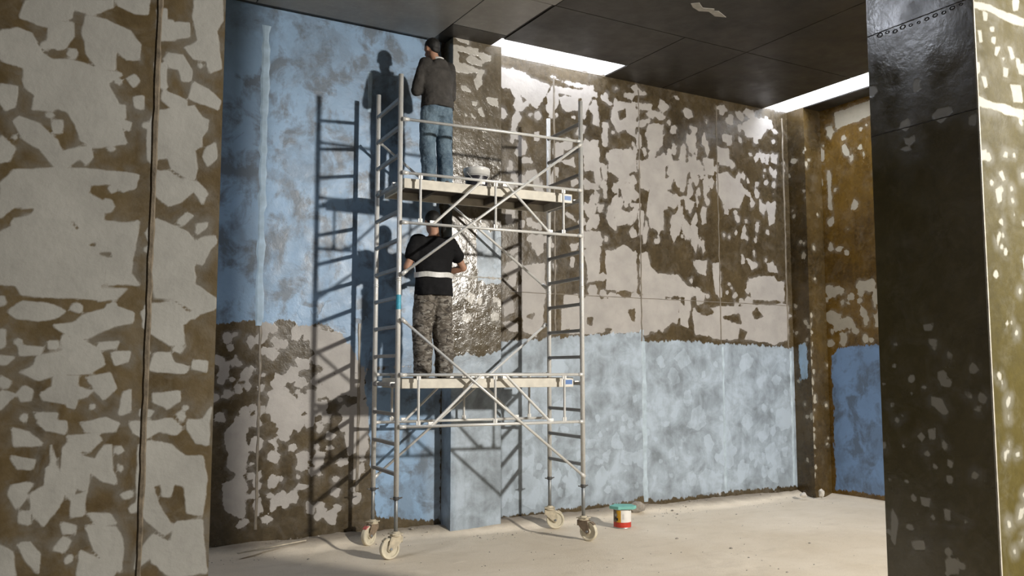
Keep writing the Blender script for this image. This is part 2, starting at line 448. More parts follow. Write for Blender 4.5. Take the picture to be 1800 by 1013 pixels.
[(9.135,4.824),(9.306,4.845),(9.279,4.788),(9.109,4.767)],
[(7.255,3.461),(7.358,3.453),(7.336,3.386),(7.275,3.398)],
[(6.466,3.434),(6.523,3.422),(6.503,3.374),(6.465,3.371)],
[(7.877,4.026),(7.986,4.02),(7.918,3.913),(7.824,3.937)],
[(4.94,5.364),(5.048,5.345),(5.31,5.351),(5.399,5.288),(5.658,5.233),(5.624,5.109),(5.465,4.918),(5.332,4.985),(5.222,5.064),(5.276,4.957),(5.2,4.964),(5.091,5.101),(4.951,5.117)],
[(5.648,5.36),(5.74,5.376),(5.809,5.328),(6.307,5.34),(6.318,5.281),(6.019,5.272),(5.693,5.328)],
[(5.693,5.239),(6.042,5.256),(6.379,5.27),(6.378,5.198),(6.065,5.149),(5.692,5.16)],
[(5.796,5.116),(6.065,5.149),(6.099,4.983),(5.899,4.943),(5.807,5.039)],
[(6.281,5.152),(6.354,5.164),(6.411,4.806),(6.302,4.851)],
[(6.416,5.266),(6.624,5.155),(6.586,5.108),(6.427,5.175)],
[(6.637,5.188),(6.98,5.22),(6.99,5.033),(6.822,4.925),(6.596,4.893),(6.598,5.058)],
[(7.031,5.228),(7.267,5.243),(7.239,5.164),(7.03,5.143)],
[(5.113,4.778),(5.2,4.849),(5.254,4.779),(5.178,4.615),(5.265,4.511),(5.113,4.482)],
[(5.635,5.012),(5.715,5.024),(5.725,4.828),(5.641,4.836)],
[(5.243,4.279),(5.397,4.317),(5.43,4.224),(5.265,4.224)],
[(5.308,4.133),(5.463,4.17),(5.485,4.019),(5.308,4.019)],
[(5.134,4.323),(5.243,4.451),(5.309,4.421),(5.308,4.335),(5.199,4.283)],
[(6.156,4.61),(6.372,4.638),(6.392,4.257),(6.152,4.21)],
[(5.837,4.312),(6.012,4.392),(6.034,4.256),(5.871,4.276)],
[(6.436,4.891),(6.522,4.903),(6.518,4.576),(6.445,4.587)],
[(6.542,4.538),(6.894,4.624),(6.969,4.53),(6.99,4.305),(6.762,4.279),(6.54,4.355)],
[(7.156,4.952),(7.368,5.003),(7.36,4.621),(7.177,4.661)],
[(6.924,4.961),(7.21,5.044),(7.209,4.98),(6.949,4.902)],
[(5.969,4.904),(6.035,4.909),(6.028,4.868),(5.976,4.865)],
[(6.746,4.915),(6.974,4.863),(6.985,4.74),(6.846,4.804)],
[(6.765,4.464),(6.968,4.509),(6.94,4.341),(6.788,4.323)],
[(6.429,4.322),(6.503,4.331),(6.525,4.151),(6.439,4.142)],
[(7.018,4.412),(7.359,4.557),(7.353,4.22),(7.04,4.228)],
[(6.145,3.466),(6.374,3.484),(6.438,3.382),(6.398,3.295),(6.296,3.393),(6.169,3.341)],
[(6.168,3.299),(6.398,3.273),(6.382,2.997),(6.243,3.136),(6.193,3.217)],
[(5.943,3.283),(6.068,3.313),(6.067,3.209),(5.968,3.202)],
[(5.942,3.138),(6.029,3.164),(5.991,2.996),(5.941,3.014)],
[(6.475,3.215),(6.766,3.342),(6.98,3.248),(6.95,3.094),(6.972,2.793),(6.758,2.804),(6.471,2.896)],
[(7.006,3.228),(7.117,3.279),(7.169,3.107),(7.341,2.985),(7.337,2.744),(7.025,2.73)],
[(5.841,2.659),(6.063,2.689),(6.086,2.545),(5.84,2.557)],
[(5.249,2.973),(5.578,3.054),(5.588,2.75),(5.551,2.325),(5.456,2.143),(5.271,2.199),(5.248,2.515)],
[(5.366,3.364),(5.555,3.378),(5.566,3.175),(5.483,3.109),(5.413,3.225)],
[(5.226,3.535),(5.296,3.541),(5.296,3.439),(5.238,3.435)],
[(5.32,3.563),(5.39,3.559),(5.39,3.457),(5.331,3.462)],
[(5.402,3.519),(5.532,3.52),(5.532,3.438),(5.401,3.438)],
[(5.897,3.696),(6.045,3.605),(6.033,3.562),(5.872,3.652)],
[(6.148,3.825),(6.263,3.836),(6.248,3.686),(6.172,3.7)],
[(6.277,3.944),(6.379,3.911),(6.352,3.823),(6.276,3.858)],
[(6.275,3.805),(6.352,3.812),(6.325,3.682),(6.269,3.688)],
[(6.365,3.824),(6.451,3.832),(6.442,3.729),(6.372,3.729)],
[(6.521,3.818),(6.6,3.814),(6.61,3.567),(6.557,3.52),(6.506,3.644)],
[(6.64,3.85),(6.72,3.836),(6.716,3.576),(6.637,3.612)],
[(6.758,3.753),(6.907,3.788),(6.891,3.634),(6.77,3.602)],
[(7.016,3.798),(7.098,3.805),(7.065,3.484),(7.011,3.49)],
[(6.446,4.079),(6.511,4.086),(6.509,3.913),(6.462,3.909)],
[(6.604,4.139),(6.697,4.095),(6.682,3.984),(6.616,4.021)],
[(6.722,4.043),(6.856,4.024),(6.908,3.876),(6.774,3.907)],
[(6.15,2.61),(7.336,2.722),(7.328,2.285),(7.018,2.278),(6.697,2.27),(6.133,2.196)],
[(5.816,2.495),(6.086,2.524),(6.084,2.257),(5.814,2.23)],
[(4.999,2.31),(5.202,2.315),(5.202,2.197),(5.089,2.195)],
[(4.998,2.545),(5.111,2.609),(5.18,2.433),(5.021,2.369)],
[(6.215,2.925),(6.369,2.975),(6.368,2.87),(6.189,2.819)],
[(1.899,1.157),(2.057,1.318),(2.14,0.928),(2.074,0.711),(1.936,0.828)],
[(1.887,0.669),(2.102,0.71),(2.124,0.298),(1.921,0.396)],
[(2.693,2.182),(3.058,2.148),(3.361,2.064),(3.366,1.762),(3.067,1.674),(2.82,1.821),(2.727,1.995)],
[(2.823,1.704),(3.316,1.732),(3.352,1.463),(2.887,1.529)],
[(3.404,2.186),(4.09,2.232),(4.094,1.825),(3.41,1.792)],
[(3.073,1.35),(3.384,1.462),(3.379,0.927),(3.143,0.879)],
[(2.302,1.537),(2.472,1.591),(2.711,1.358),(2.483,1.137),(2.338,1.254)]],'back_hole':[[(6.695,4.762),(6.815,4.827),(6.885,4.722),(6.851,4.588),(6.713,4.587)],
[(7.928,2.584),(8.146,2.608),(8.276,2.529),(8.142,2.459),(7.97,2.519)],
[(8.408,2.467),(8.728,2.544),(8.769,2.375),(8.587,2.404)],
[(8.961,2.551),(9.058,2.623),(9.196,2.49),(9.005,2.45)],
[(8.722,2.34),(8.858,2.275),(8.808,2.155),(8.716,2.171)],
[(6.819,2.483),(6.937,2.486),(6.915,2.36),(6.857,2.39)],
[(7.375,2.244),(7.543,2.377),(7.835,2.286),(7.875,2.157),(7.291,2.131)],
[(6.686,5.071),(6.825,5.123),(6.836,5.01),(6.722,4.952)],
[(6.719,4.787),(6.821,4.822),(6.882,4.726),(6.868,4.6),(6.766,4.567),(6.693,4.66)],
[(6.833,2.508),(6.928,2.554),(6.925,2.361),(6.845,2.423)],
[(6.185,2.404),(6.286,2.407),(6.26,2.302),(6.184,2.321)],
[(6.463,2.265),(6.567,2.278),(6.553,2.236),(6.476,2.234)],
[(5.306,2.398),(5.434,2.421),(5.41,2.341),(5.364,2.36)]],'pil':[[(4.217,5.401),(4.531,5.403),(4.531,5.359),(4.724,5.38),(4.708,5.304),(4.611,5.286),(4.531,5.345),(4.279,5.341),(4.311,5.29),(4.311,5.218),(4.374,5.215),(4.5,5.18),(4.612,5.17),(4.612,5.141),(4.266,5.081),(4.219,5.145)],
[(4.373,5.272),(4.452,5.316),(4.611,5.272),(4.579,5.223),(4.405,5.235)],
[(4.485,5.033),(4.532,5.127),(4.604,5.125),(4.596,5.008),(4.533,4.947)],
[(4.321,4.948),(4.391,4.96),(4.454,4.898),(4.344,4.895)],
[(4.454,4.798),(4.533,4.781),(4.526,4.737),(4.47,4.757)],
[(4.534,4.724),(4.597,4.762),(4.629,4.638),(4.566,4.628)],
[(4.463,4.642),(4.526,4.608),(4.511,4.577),(4.471,4.6)],
[(4.653,4.858),(4.806,4.882),(4.815,4.767),(4.693,4.792)],
[(4.377,4.636),(4.408,4.619),(4.385,4.602)],
[(4.247,5.493),(4.435,5.53),(4.42,5.454),(4.31,5.462)]],'pfront':[[(3.863,3.499),(4.021,3.515),(4.152,3.498),(4.304,3.498),(4.3,3.455),(4.148,3.457),(3.989,3.473),(3.867,3.461)],
[(3.883,3.043),(3.981,3.033),(4.26,3.031),(4.255,2.977),(4.106,2.982),(3.893,2.993)],
[(3.909,3.364),(3.945,3.371),(3.954,3.307),(3.918,3.3)],
[(4.004,3.401),(4.056,3.411),(4.045,3.373),(4.009,3.371)],
[(4.015,3.354),(4.063,3.364),(4.048,3.316),(4.012,3.318)],
[(4.047,3.307),(4.107,3.327),(4.057,3.26),(4.036,3.265)],
[(4.137,3.333),(4.182,3.333),(4.214,3.276),(4.176,3.264)],
[(4.105,3.216),(4.149,3.219),(4.138,3.173),(4.101,3.171)],
[(4.22,3.249),(4.282,3.27),(4.276,3.2),(4.23,3.202)],
[(3.919,3.144),(3.962,3.147),(3.978,3.093),(3.942,3.083)],
[(4.157,3.136),(4.249,3.155),(4.256,3.066),(4.171,3.049)],
[(3.868,3.2),(3.917,3.209),(3.913,3.152),(3.877,3.145)],
[(3.883,2.787),(3.932,2.789),(3.928,2.741),(3.885,2.732)],
[(3.96,3.467),(4.003,3.467),(3.991,3.42),(3.963,3.419)],
[(4.087,3.266),(4.132,3.27),(4.108,3.247)],
[(4.016,2.692),(4.053,2.704),(4.078,2.66),(4.048,2.652)],
[(4.201,2.713),(4.231,2.716),(4.228,2.68),(4.205,2.678)]],'pdark':[[(2.619,3.01),(2.585,3.032),(2.514,3.027),(2.511,3.0),(2.569,2.957),(2.615,2.991)],
[(2.789,3.016),(2.742,3.032),(2.729,2.992),(2.756,2.957),(2.806,2.987)],
[(2.782,2.935),(2.747,2.923),(2.711,2.937),(2.713,2.897),(2.749,2.886),(2.769,2.9)],
[(2.805,2.88),(2.749,2.886),(2.735,2.86),(2.78,2.866)],
[(2.432,2.953),(2.392,2.96),(2.394,2.905),(2.43,2.91)],
[(2.977,3.256),(2.922,3.245),(2.913,3.209),(2.947,3.185),(2.979,3.199)],
[(2.703,3.215),(2.659,3.211),(2.685,3.178),(2.671,3.16),(2.702,3.141),(2.715,3.182)],
[(2.729,1.696),(2.7,1.69),(2.716,1.665),(2.744,1.677)],
[(2.689,1.64),(2.633,1.635),(2.596,1.561),(2.624,1.547),(2.691,1.595)],
[(2.718,1.479),(2.668,1.495),(2.671,1.432),(2.706,1.429)],
[(2.769,1.151),(2.712,1.152),(2.721,1.107),(2.764,1.108)],
[(2.652,1.116),(2.605,1.116),(2.614,1.054),(2.648,1.061)],
[(2.83,0.933),(2.757,0.945),(2.752,0.902),(2.817,0.891)],
[(2.65,0.877),(2.582,0.895),(2.586,0.823),(2.646,0.811)],
[(2.636,1.717),(2.575,1.724),(2.583,1.686),(2.631,1.685)],
[(2.715,1.987),(2.651,1.991),(2.667,1.953),(2.709,1.954)],
[(2.69,1.915),(2.641,1.914),(2.649,1.875),(2.684,1.883)],
[(2.643,1.446),(2.603,1.412),(2.619,1.373),(2.645,1.396)],
[(2.62,1.348),(2.58,1.34),(2.595,1.301),(2.622,1.311)],
[(2.934,1.098),(2.892,1.013),(2.92,0.892),(2.942,0.915)]],'back_blue':[[(-1.769,5.284),(1.656,5.692),(4.176,6.137),(4.212,1.825),(3.703,1.793),(3.315,1.762),(3.058,2.148),(2.812,2.243),(2.693,2.199),(2.456,2.28),(2.342,2.22),(2.115,2.259),(1.734,2.204),(-1.582,2.165)],
[(3.315,1.762),(4.212,1.825),(4.226,0.122),(3.855,0.159),(3.466,0.227)],
[(4.911,2.075),(5.918,2.159),(7.049,2.252),(7.074,2.107),(7.707,2.147),(8.302,2.095),(8.717,2.117),(9.591,2.073),(9.773,2.059),(9.783,0.125),(8.654,0.146),(7.659,0.113),(7.193,0.118),(7.013,0.187),(6.659,0.123),(6.232,0.121),(5.903,0.113),(5.274,0.098),(4.915,0.083)]],'pil_blue':[[(4.134,1.885),(4.376,1.936),(4.623,1.9),(4.877,2.004),(4.879,-0.053),(4.149,0.014)],
[(4.525,3.349),(4.876,3.312),(4.877,2.725),(4.534,2.741)]]}

def dabs(n, x0, x1, z0, z1, s0, s1, asp=1.3, tilt=0.5):
    return [dab(random.uniform(x0, x1), random.uniform(z0, z1), (s := random.uniform(s0, s1)), s * random.uniform(0.8, asp), random.uniform(-tilt, tilt)) for _ in range(n)]

# ================================================================ materials
BACK = dict(blue_a=(0.235, 0.375, 0.56), blue_b=(0.115, 0.155, 0.205), pale=((0.415, 0.49, 0.57), (0.19, 0.222, 0.25)), blue_low=0.4)
M_BACK = wall_mat('coated_back_wall', (0.038, 0.028, 0.015), (0.095, 0.070, 0.036), (0.41, 0.385, 0.36), (0.32, 0.30, 0.28), **BACK)
M_PIL = wall_mat('freshly_scraped_pilaster', (0.055, 0.043, 0.027), (0.125, 0.102, 0.068), (0.47, 0.445, 0.40), (0.36, 0.34, 0.30), gloss=0.16, putty_rough=0.28, bump=0.6, **BACK)
M_LEFT = wall_mat('coated_left_wall', (0.075, 0.050, 0.021), (0.13, 0.096, 0.048), (0.42, 0.415, 0.385), (0.335, 0.33, 0.305), gloss=0.34, ragged=0.014, bias=0.007)
M_PILLAR = wall_mat('coated_pillar', (0.074, 0.059, 0.014), (0.108, 0.087, 0.024), (0.58, 0.56, 0.48), (0.46, 0.45, 0.39), gloss=0.5, ragged=0.016, streak=0.4, bump=0.25, spec=0.12)
M_RIGHT = wall_mat('coated_right_wall', (0.05, 0.027, 0.007), (0.185, 0.105, 0.017), (0.46, 0.42, 0.33), (0.38, 0.34, 0.27), blue_a=(0.20, 0.33, 0.56), blue_b=(0.12, 0.17, 0.25), gloss=0.24)
M_COLUMN = wall_mat('coated_corner_column', (0.030, 0.021, 0.010), (0.10, 0.064, 0.02), (0.42, 0.38, 0.30), (0.34, 0.31, 0.25), gloss=0.25)
M_PSIDE = wall_mat('glossy_pillar_side', (0.080, 0.066, 0.028), (0.115, 0.097, 0.045), (0.44, 0.43, 0.37), (0.36, 0.35, 0.31), gloss=0.18, ragged=0.012, streak=0.4, bump=0.16, spec=1.0, putty_rough=0.3)
M_CONC = simple('raw_concrete', (0.13, 0.115, 0.095), 0.75, 0, 0.3, 3, 0.2)
M_SHAFT = simple('daylit_pale_slot_concrete', (0.78, 0.77, 0.74), 0.8, 0, 0.12, 5, 0.2)

def ceil_mat(name, a, b):
    t = NT(name)
    c = t.mix(t.rng(t.noise(1.6, 6, 0.62), 0.35, 0.65), a, b)
    c = t.mix(t.rng(t.noise(14, 5, 0.7), 0.5, 0.8, 0, 0.3), c, tuple(x * 1.5 for x in b))
    t.out(c, t.rng(t.noise(5, 4), 0.3, 0.7, 0.36, 0.52))
    t.bump(t.noise(7, 5, 0.6), 0.25, 0.01)
    return t.m
M_CEIL = ceil_mat('dark_ceiling_coating', (0.020, 0.018, 0.015), (0.042, 0.036, 0.028))
M_CEILG = ceil_mat('grey_primed_ceiling', (0.26, 0.253, 0.235), (0.33, 0.32, 0.30))
M_SEAL = simple('sealant', (0.38, 0.52, 0.66), 0.5, 0, 0.22, 9, 0.1)
M_SEALG = simple('grey_sealant', (0.22, 0.19, 0.15), 0.35, 0, 0.4, 9, 0.3)

def floor_mat():
    t = NT('dusty_screed')
    c = t.mix(t.rng(t.noise(0.9, 7, 0.62, None, 0.4), 0.34, 0.66), (0.70, 0.61, 0.48), (0.80, 0.715, 0.59))
    c = t.mix(t.rng(t.noise(3.2, 7, 0.68, t.co((0.7, 1.6, 1))), 0.52, 0.74, 0, 0.5), c, (0.58, 0.50, 0.39))
    c = t.mix(t.rng(t.noise(60, 4, 0.7), 0.56, 0.78, 0, 0.6), c, (0.38, 0.32, 0.24))
    c = t.mix(t.rng(t.noise(170, 2, 0.6), 0.66, 0.74, 0, 0.7), c, (0.14, 0.12, 0.10))
    geo = t.n('ShaderNodeNewGeometry')
    sx = t.n('ShaderNodeSeparateXYZ')
    t.t.links.new(geo.outputs['Position'], sx.inputs[0])
    c = t.mix(t.rng(t.math('ADD', sx.outputs[2], t.math('MULTIPLY', t.noise(6, 5, 0.6), 0.04)), 0.05, 0.095, 0, 0.8), c, (0.22, 0.185, 0.145))
    t.out(c, 0.92, 0, 0.2)
    t.bump(t.math('ADD', t.noise(40, 6, 0.75), t.math('MULTIPLY', t.noise(150, 3, 0.6), 0.6)), 0.5, 0.012)
    return t.m
M_FLOOR = floor_mat()

# ================================================================ the shell of the tank
def fsm(t): return t * t * (3 - 2 * t)

def vnoise(x, y, s, seed):
    r = np.random.default_rng(seed).random((256, 256))
    x, y = x * s, y * s
    ix, iy = np.floor(x).astype(int), np.floor(y).astype(int)
    fx, fy = fsm(x - ix), fsm(y - iy)
    g = lambda i, j: r[i % 256, j % 256]
    return (g(ix, iy) * (1 - fx) + g(ix + 1, iy) * fx) * (1 - fy) + (g(ix, iy + 1) * (1 - fx) + g(ix + 1, iy + 1) * fx) * fy

def build_floor():
    x0, x1, y0, y1, st = 1.0, RX, 3.4, WY, 0.03
    nx, ny = int((x1 - x0) / st), int((y1 - y0) / st)
    X, Y = np.meshgrid(np.linspace(x0, x1, nx), np.linspace(y0, y1, ny))
    X, Y = X.ravel(), Y.ravel()
    wob = (vnoise(X, Y, 1.6, 3) - 0.5) * 0.22
    berm = np.clip((Y + wob - 8.52) / 0.33, 0, 1)
    Z = 0.085 * fsm(berm) * (0.75 + 0.5 * vnoise(X, Y, 2.3, 5)) + 0.012 * (vnoise(X, Y, 2.2, 8) - 0.5) + 0.008 * (vnoise(X, Y, 7, 9) - 0.5) + 0.012 * (vnoise(X, Y, 16, 10) - 0.5) * fsm(berm) + 0.004 * (vnoise(X, Y, 20, 12) - 0.5)
    bermr = np.clip((X - (RX - 0.22) + wob * 0.5) / 0.22, 0, 1)
    Z = np.maximum(Z, 0.05 * fsm(bermr))
    # the screed stays level where the tower stands
    V = list(zip(X.tolist(), Y.tolist(), Z.tolist()))
    F = [(j * nx + i, j * nx + i + 1, (j + 1) * nx + i + 1, (j + 1) * nx + i) for j in range(ny - 1) for i in range(nx - 1)]
    n0 = len(V)
    for (a, b, c, d) in ((-5, RX, -6, y0), (-5, x0, y0, WY)):
        k = len(V)
        V += [(a, c, 0), (b, c, 0), (b, d, 0), (a, d, 0)]
        F.append((k, k + 1, k + 2, k + 3))
    k = len(V)
    V += [(-5, -6, -0.12), (RX, -6, -0.12), (RX, WY, -0.12), (-5, WY, -0.12)]
    F.append((k + 3, k + 2, k + 1, k))
    o = mesh_obj('floor', V, F, M_FLOOR, None, True)
    tag(o, 'dusty pale screed floor with dirt heaped along the wall foot', None, None, 'structure')
build_floor()

# back wall -------------------------------------------------------
back_dabs_daylight = (dabs(150, 2.05, 3.35, 0.25, 2.1, 0.05, 0.15) + dabs(60, 2.3, 3.9, 1.2, 2.4, 0.08, 0.22)
             + dabs(70, 6.6, 9.5, 4.2, 5.2, 0.04, 0.13, 1.8) + dabs(60, 6.2, 8.0, 3.5, 4.6, 0.05, 0.14, 2.2, 0.3) + dabs(40, 8.4, 9.7, 3.2, 4.9, 0.04, 0.11, 1.7)
             + dabs(60, 5.0, 9.7, 0.25, 1.9, 0.06, 0.30, 1.8) + dabs(90, 6.2, 9.7, 2.2, 2.95, 0.06, 0.19)
             + dabs(40, 4.9, 6.3, 2.4, 4.2, 0.05, 0.16, 1.8) + dabs(25, 1.6, 2.2, 1.2, 2.3, 0.06, 0.14) + dabs(110, -0.8, 1.7, 0.2, 2.3, 0.06, 0.18)
             + dabs(30, 6.6, 9.5, 5.1, 5.4, 0.10, 0.25, 0.5) + dabs(80, 6.6, 8.2, 3.4, 4.9, 0.05, 0.13, 3.2, 0.25) + dabs(30, 4.95, 6.6, 4.4, 5.3, 0.06, 0.2, 1.6) + dabs(90, 5.2, 9.6, 0.3, 1.2, 0.05, 0.13) + [[(4.6, 5.50), (6.6, 5.50), (6.6, 6.2), (4.6, 6.2)], [(9.2, 5.50), (9.8, 5.50), (9.8, 6.2), (9.2, 6.2)]])  # last two: wall inside the slots made pale, daylight put into its colour
wall_back = coated_face('wall_back', -0.8, RX, -0.02, 6.1, 0.022, lambda a, z: (a, WY, z), M_BACK,
                        {'putty': (PATCH['back'] + back_dabs_daylight, PATCH['back_hole']), 'blue': (PATCH['back_blue'], ())},
                        kind='structure', solid=((-5.3, WY + 0.002, -0.12), (RX + 0.3, WY + 0.3, 6.1)))
tag(wall_back, 'tall tank wall half coated light blue over patched brown coating')

# vertical and horizontal construction joints on the back wall
def strip(x, z0, z1, w, mat, d=0.006, wob=0.006, name='joint_strip', y=WY, parent=wall_back):
    n = max(2, int((z1 - z0) / 0.08))
    V, F = [], []
    for i in range(n + 1):
        z = z0 + (z1 - z0) * i / n
        ww = w * random.uniform(0.7, 1.25)
        cx = x + random.uniform(-wob, wob)
        V += [(cx - ww / 2, y + 0.001, z), (cx - ww / 4, y - d, z), (cx + ww / 4, y - d, z), (cx + ww / 2, y + 0.001, z)]
    for i in range(n):
        for k in range(3):
            a = i * 4 + k
            F.append((a, a + 1, a + 5, a + 4))
    return mesh_obj(name, V, F, mat, parent)
strip(2.20, 2.2, 5.3, 0.085, M_SEAL, 0.005)
strip(2.22, 0.2, 2.2, 0.03, M_SEALG)
strip(3.26, 0.5, 2.25, 0.035, M_SEALG, 0.005)
strip(3.33, 4.55, 5.0, 0.05, M_SEAL)
M_SEALP = simple('pale_sealant', (0.44, 0.53, 0.60), 0.5, 0, 0.22, 9, 0.1)
strip(7.06, 0.11, 2.12, 0.075, M_SEALP, 0.006)
strip(8.41, 0.15, 2.07, 0.045, M_SEALP)
strip(9.70, 0.15, 2.02, 0.05, M_SEALP)
strip(7.03, 2.12, 5.4, 0.02, M_SEALG)
strip(8.38, 2.1, 5.4, 0.02, M_SEALG)
strip(5.72, 2.2, 5.35, 0.03, M_SEALG)
strip(9.66, 2.05, 5.4, 0.03, M_SEALG)
for (xa, xb, z, w) in ((4.87, 9.74, 2.67, 0.012), (4.87, 6.5, 5.49, 0.014)):
    V, F = [], []
    n = int((xb - xa) / 0.15)
    for i in range(n + 1):
        x = xa + (xb - xa) * i / n
        zz = z + random.uniform(-0.003, 0.003)
        V += [(x, WY + 0.001, zz - w / 2), (x, WY - 0.004, zz), (x, WY + 0.001, zz + w / 2)]
    for i in range(n):
        for k in range(2):
            a = i * 3 + k
            F.append((a, a + 1, a + 4, a + 3))
    mesh_obj('joint_strip', V, F, M_SEALG, wall_back)

# pilaster on the back wall
PX0, PX1, PY = 4.225, 4.845, 8.64
pil = empty('wall_pilaster', ((PX0 + PX1) / 2, PY, 0))
tag(pil, 'flat pilaster on the blue wall behind the scaffold tower', None, None, 'structure')
def place_in(parent, o):
    o.parent = parent
    o.matrix_parent_inverse = Matrix.Translation(parent.location).inverted()
pf = coated_face('pilaster_front', PX0, PX1, -0.02, CZ, 0.014, lambda a, z: (a, PY, z), M_PIL,
                 {'putty': (PATCH['pil'] + dabs(14, PX0, PX1, 2.2, 3.4, 0.05, 0.16), ()), 'blue': (PATCH['pil_blue'], ())})
place_in(pil, pf)
ps = coated_face('pilaster_side', PY, WY, -0.02, CZ, 0.02, lambda a, z: (PX0, a, z), M_PIL,
                 {'putty': (dabs(10, PY, WY, 2.2, 4.6, 0.08, 0.2), ()), 'blue': ([[(8.5, -0.1), (9.0, -0.1), (9.0, 2.1), (8.5, 2.0)]], ())})
place_in(pil, ps)
ps = coated_face('pilaster_side', PY, WY, -0.02, CZ, 0.05, lambda a, z: (PX1, a, z), M_PIL, {'putty': ((), ()), 'blue': ((), ())})
place_in(pil, ps)
# worn lift joints across the pilaster, where the scraped concrete shows
for zz, w in ((2.79, 0.03), (3.79, 0.05)):
    V, F = [], []
    n = 24
    for i in range(n + 1):
        x = PX0 + (PX1 - PX0) * i / n
        a = w * random.uniform(0.4, 1.2)
        V += [(x, PY + 0.001, zz - a / 2 + random.uniform(-.008, .008)), (x, PY - 0.006, zz + random.uniform(-.006, .006)), (x, PY + 0.001, zz + a / 2)]
    for i in range(n):
        for k in range(2):
            q = i * 3 + k
            F.append((q, q + 1, q + 4, q + 3))
    place_in(pil, mesh_obj('joint_strip', V, F, simple('pale_joint_mortar', (0.5, 0.48, 0.44), 0.35, 0, 0.4, 30, 0.4)))

# right wall with its corner column
wall_right = coated_face('wall_right', 4.0, WY, -0.02, 6.1, 0.03, lambda a, z: (RX, a, z), M_RIGHT,
                         {'putty': (dabs(46, 7.3, 8.6, 2.1, 5.3, 0.05, 0.16, 1.6) + dabs(40, 7.3, 8.6, 2.1, 2.9, 0.08, 0.2)
                                    + [[(8.40, 4.0), (8.47, 4.05), (8.47, 4.62), (8.41, 4.6)], [(8.5, 4.7), (8.62, 4.8), (8.6, 5.0), (8.5, 4.9)], [(7.4, 5.25), (8.3, 5.15), (8.3, 5.4), (7.4, 5.45)]], ()),
                          'blue': ([[(8.50, 0.1), (8.50, 1.93), (8.36, 2.08), (7.4, 2.1), (6.2, 2.1), (6.2, 0.12)]], ())},
                         kind='structure', solid=((RX + 0.002, -6, -0.12), (RX + 0.3, WY, 6.1)))
tag(wall_right, 'amber stained wall with deep blue lower coat behind the dark pillar')
colm = empty('wall_corner_column', (9.93, 8.7, 0))
tag(colm, 'dark brown column in the far corner with pale dabs along its edge', None, None, 'structure')
CX0, CY0 = 9.76, 8.565
edge_dabs = [dab(CX0 + random.uniform(0.0, 0.05), z, 0.05, random.uniform(0.05, 0.16), 0) for z in np.arange(0.3, 2.6, 0.13)]
place_in(colm, coated_face('column_front', CX0, RX, -0.02, CZ + 0.6, 0.016, lambda a, z: (a, CY0, z), M_COLUMN, {'putty': (edge_dabs + dabs(14, CX0, RX, 0.4, 5.0, 0.03, 0.08), ()), 'blue': ((), ())}))
place_in(colm, coated_face('column_side', CY0, WY, -0.02, CZ + 0.6, 0.016, lambda a, z: (CX0, a, z), M_COLUMN, {'putty': (dabs(22, CY0, WY, 0.4, 5.3, 0.03, 0.1), ()), 'blue': ([[(8.62, 1.65), (8.76, 1.6), (8.78, 2.1), (8.64, 2.15)]], ())}))

# remaining walls of the chamber (behind and beside the camera)
box('wall_front', (-5.3, -6.3, -0.12), (RX + 0.3, -6.0, CZ), M_CONC)['kind'] = 'structure'
box('wall_left', (-5.3, -6.0, -0.12), (-5.0, WY, CZ), M_CONC)['kind'] = 'structure'

# near wall on the left of the picture ---------------------------------
LX, LY = 0.829, 4.12
near = empty('wall_partition', (LX - 0.6, LY, 0))
tag(near, 'near brown wall covered in large pale filler patches, at far left', None, None, 'structure')
place_in(near, coated_face('wall_face', -0.5, LX, -0.02, CZ, 0.0115, lambda a, z: (a, LY, z), M_LEFT,
                           {'putty': (PATCH['leftwall'] + dabs(60, -0.1, 0.75, 0.8, 3.2, 0.015, 0.05), PATCH['leftwall_hole']), 'blue': ((), ())}))
place_in(near, box('wall_core', (-5.0, LY + 0.002, -0.02), (LX, LY + 0.55, CZ), M_CONC))
V, F = [], []
n = 90
for i in range(n + 1):
    z = 0 + CZ * i / n
    cx = 0.541 + random.uniform(-0.002, 0.002)
    w = random.uniform(0.022, 0.034)
    V += [(cx - w / 2, LY + 0.001, z), (cx - w / 4, LY - 0.006, z), (cx + w / 4, LY - 0.006, z), (cx + w / 2, LY + 0.001, z)]
for i in range(n):
    for k in range(3):
        a = i * 4 + k
        F.append((a, a + 1, a + 5, a + 4))
place_in(near, mesh_obj('joint_strip', V, F, simple('joint_mastic', (0.20, 0.165, 0.12), 0.3, 0, 0.5, 18, 0.5)))

# near pillar on the right ---------------------------------------------
QX0, QX1, QY0, QY1 = 3.886, 5.32, 2.381, 2.968  # pillar widened out of view so its shadow covers the far left
pilr = empty('wall_pillar', (QX0 + 0.3, QY0 + 0.3, 0))
tag(pilr, 'near pillar, widened out of view for its shadow, glossy dark side and bright olive front', None, None, 'structure')
place_in(pilr, coated_face('pillar_front', QX0, QX1, -0.02, CZ, 0.011, lambda a, z: (a, QY0, z), M_PILLAR,
                           {'putty': (PATCH['pfront'] + dabs(40, QX0 + 0.04, QX0 + 0.35, 0.9, 3.0, 0.015, 0.05, 1.8) + dabs(130, QX0 + 0.3, QX1, 0.2, 4.8, 0.03, 0.11, 1.8), ()), 'blue': ((), ())}))
place_in(pilr, coated_face('pillar_side', QY0, QY1, -0.02, CZ, 0.014, lambda a, z: (QX0, a, z), M_PSIDE,
                           {'putty': (PATCH['pdark'] + dabs(34, QY0 + 0.05, QY1, 0.8, 1.9, 0.02, 0.05), ()), 'blue': ((), ())}))
place_in(pilr, box('pillar_core', (QX0 + 0.002, QY0 + 0.002, -0.02), (QX1, QY1, CZ), M_PSIDE))
M_PJ = simple('dark_pillar_joint', (0.035, 0.03, 0.022), 0.3, 0, 0.4, 30, 0.4)
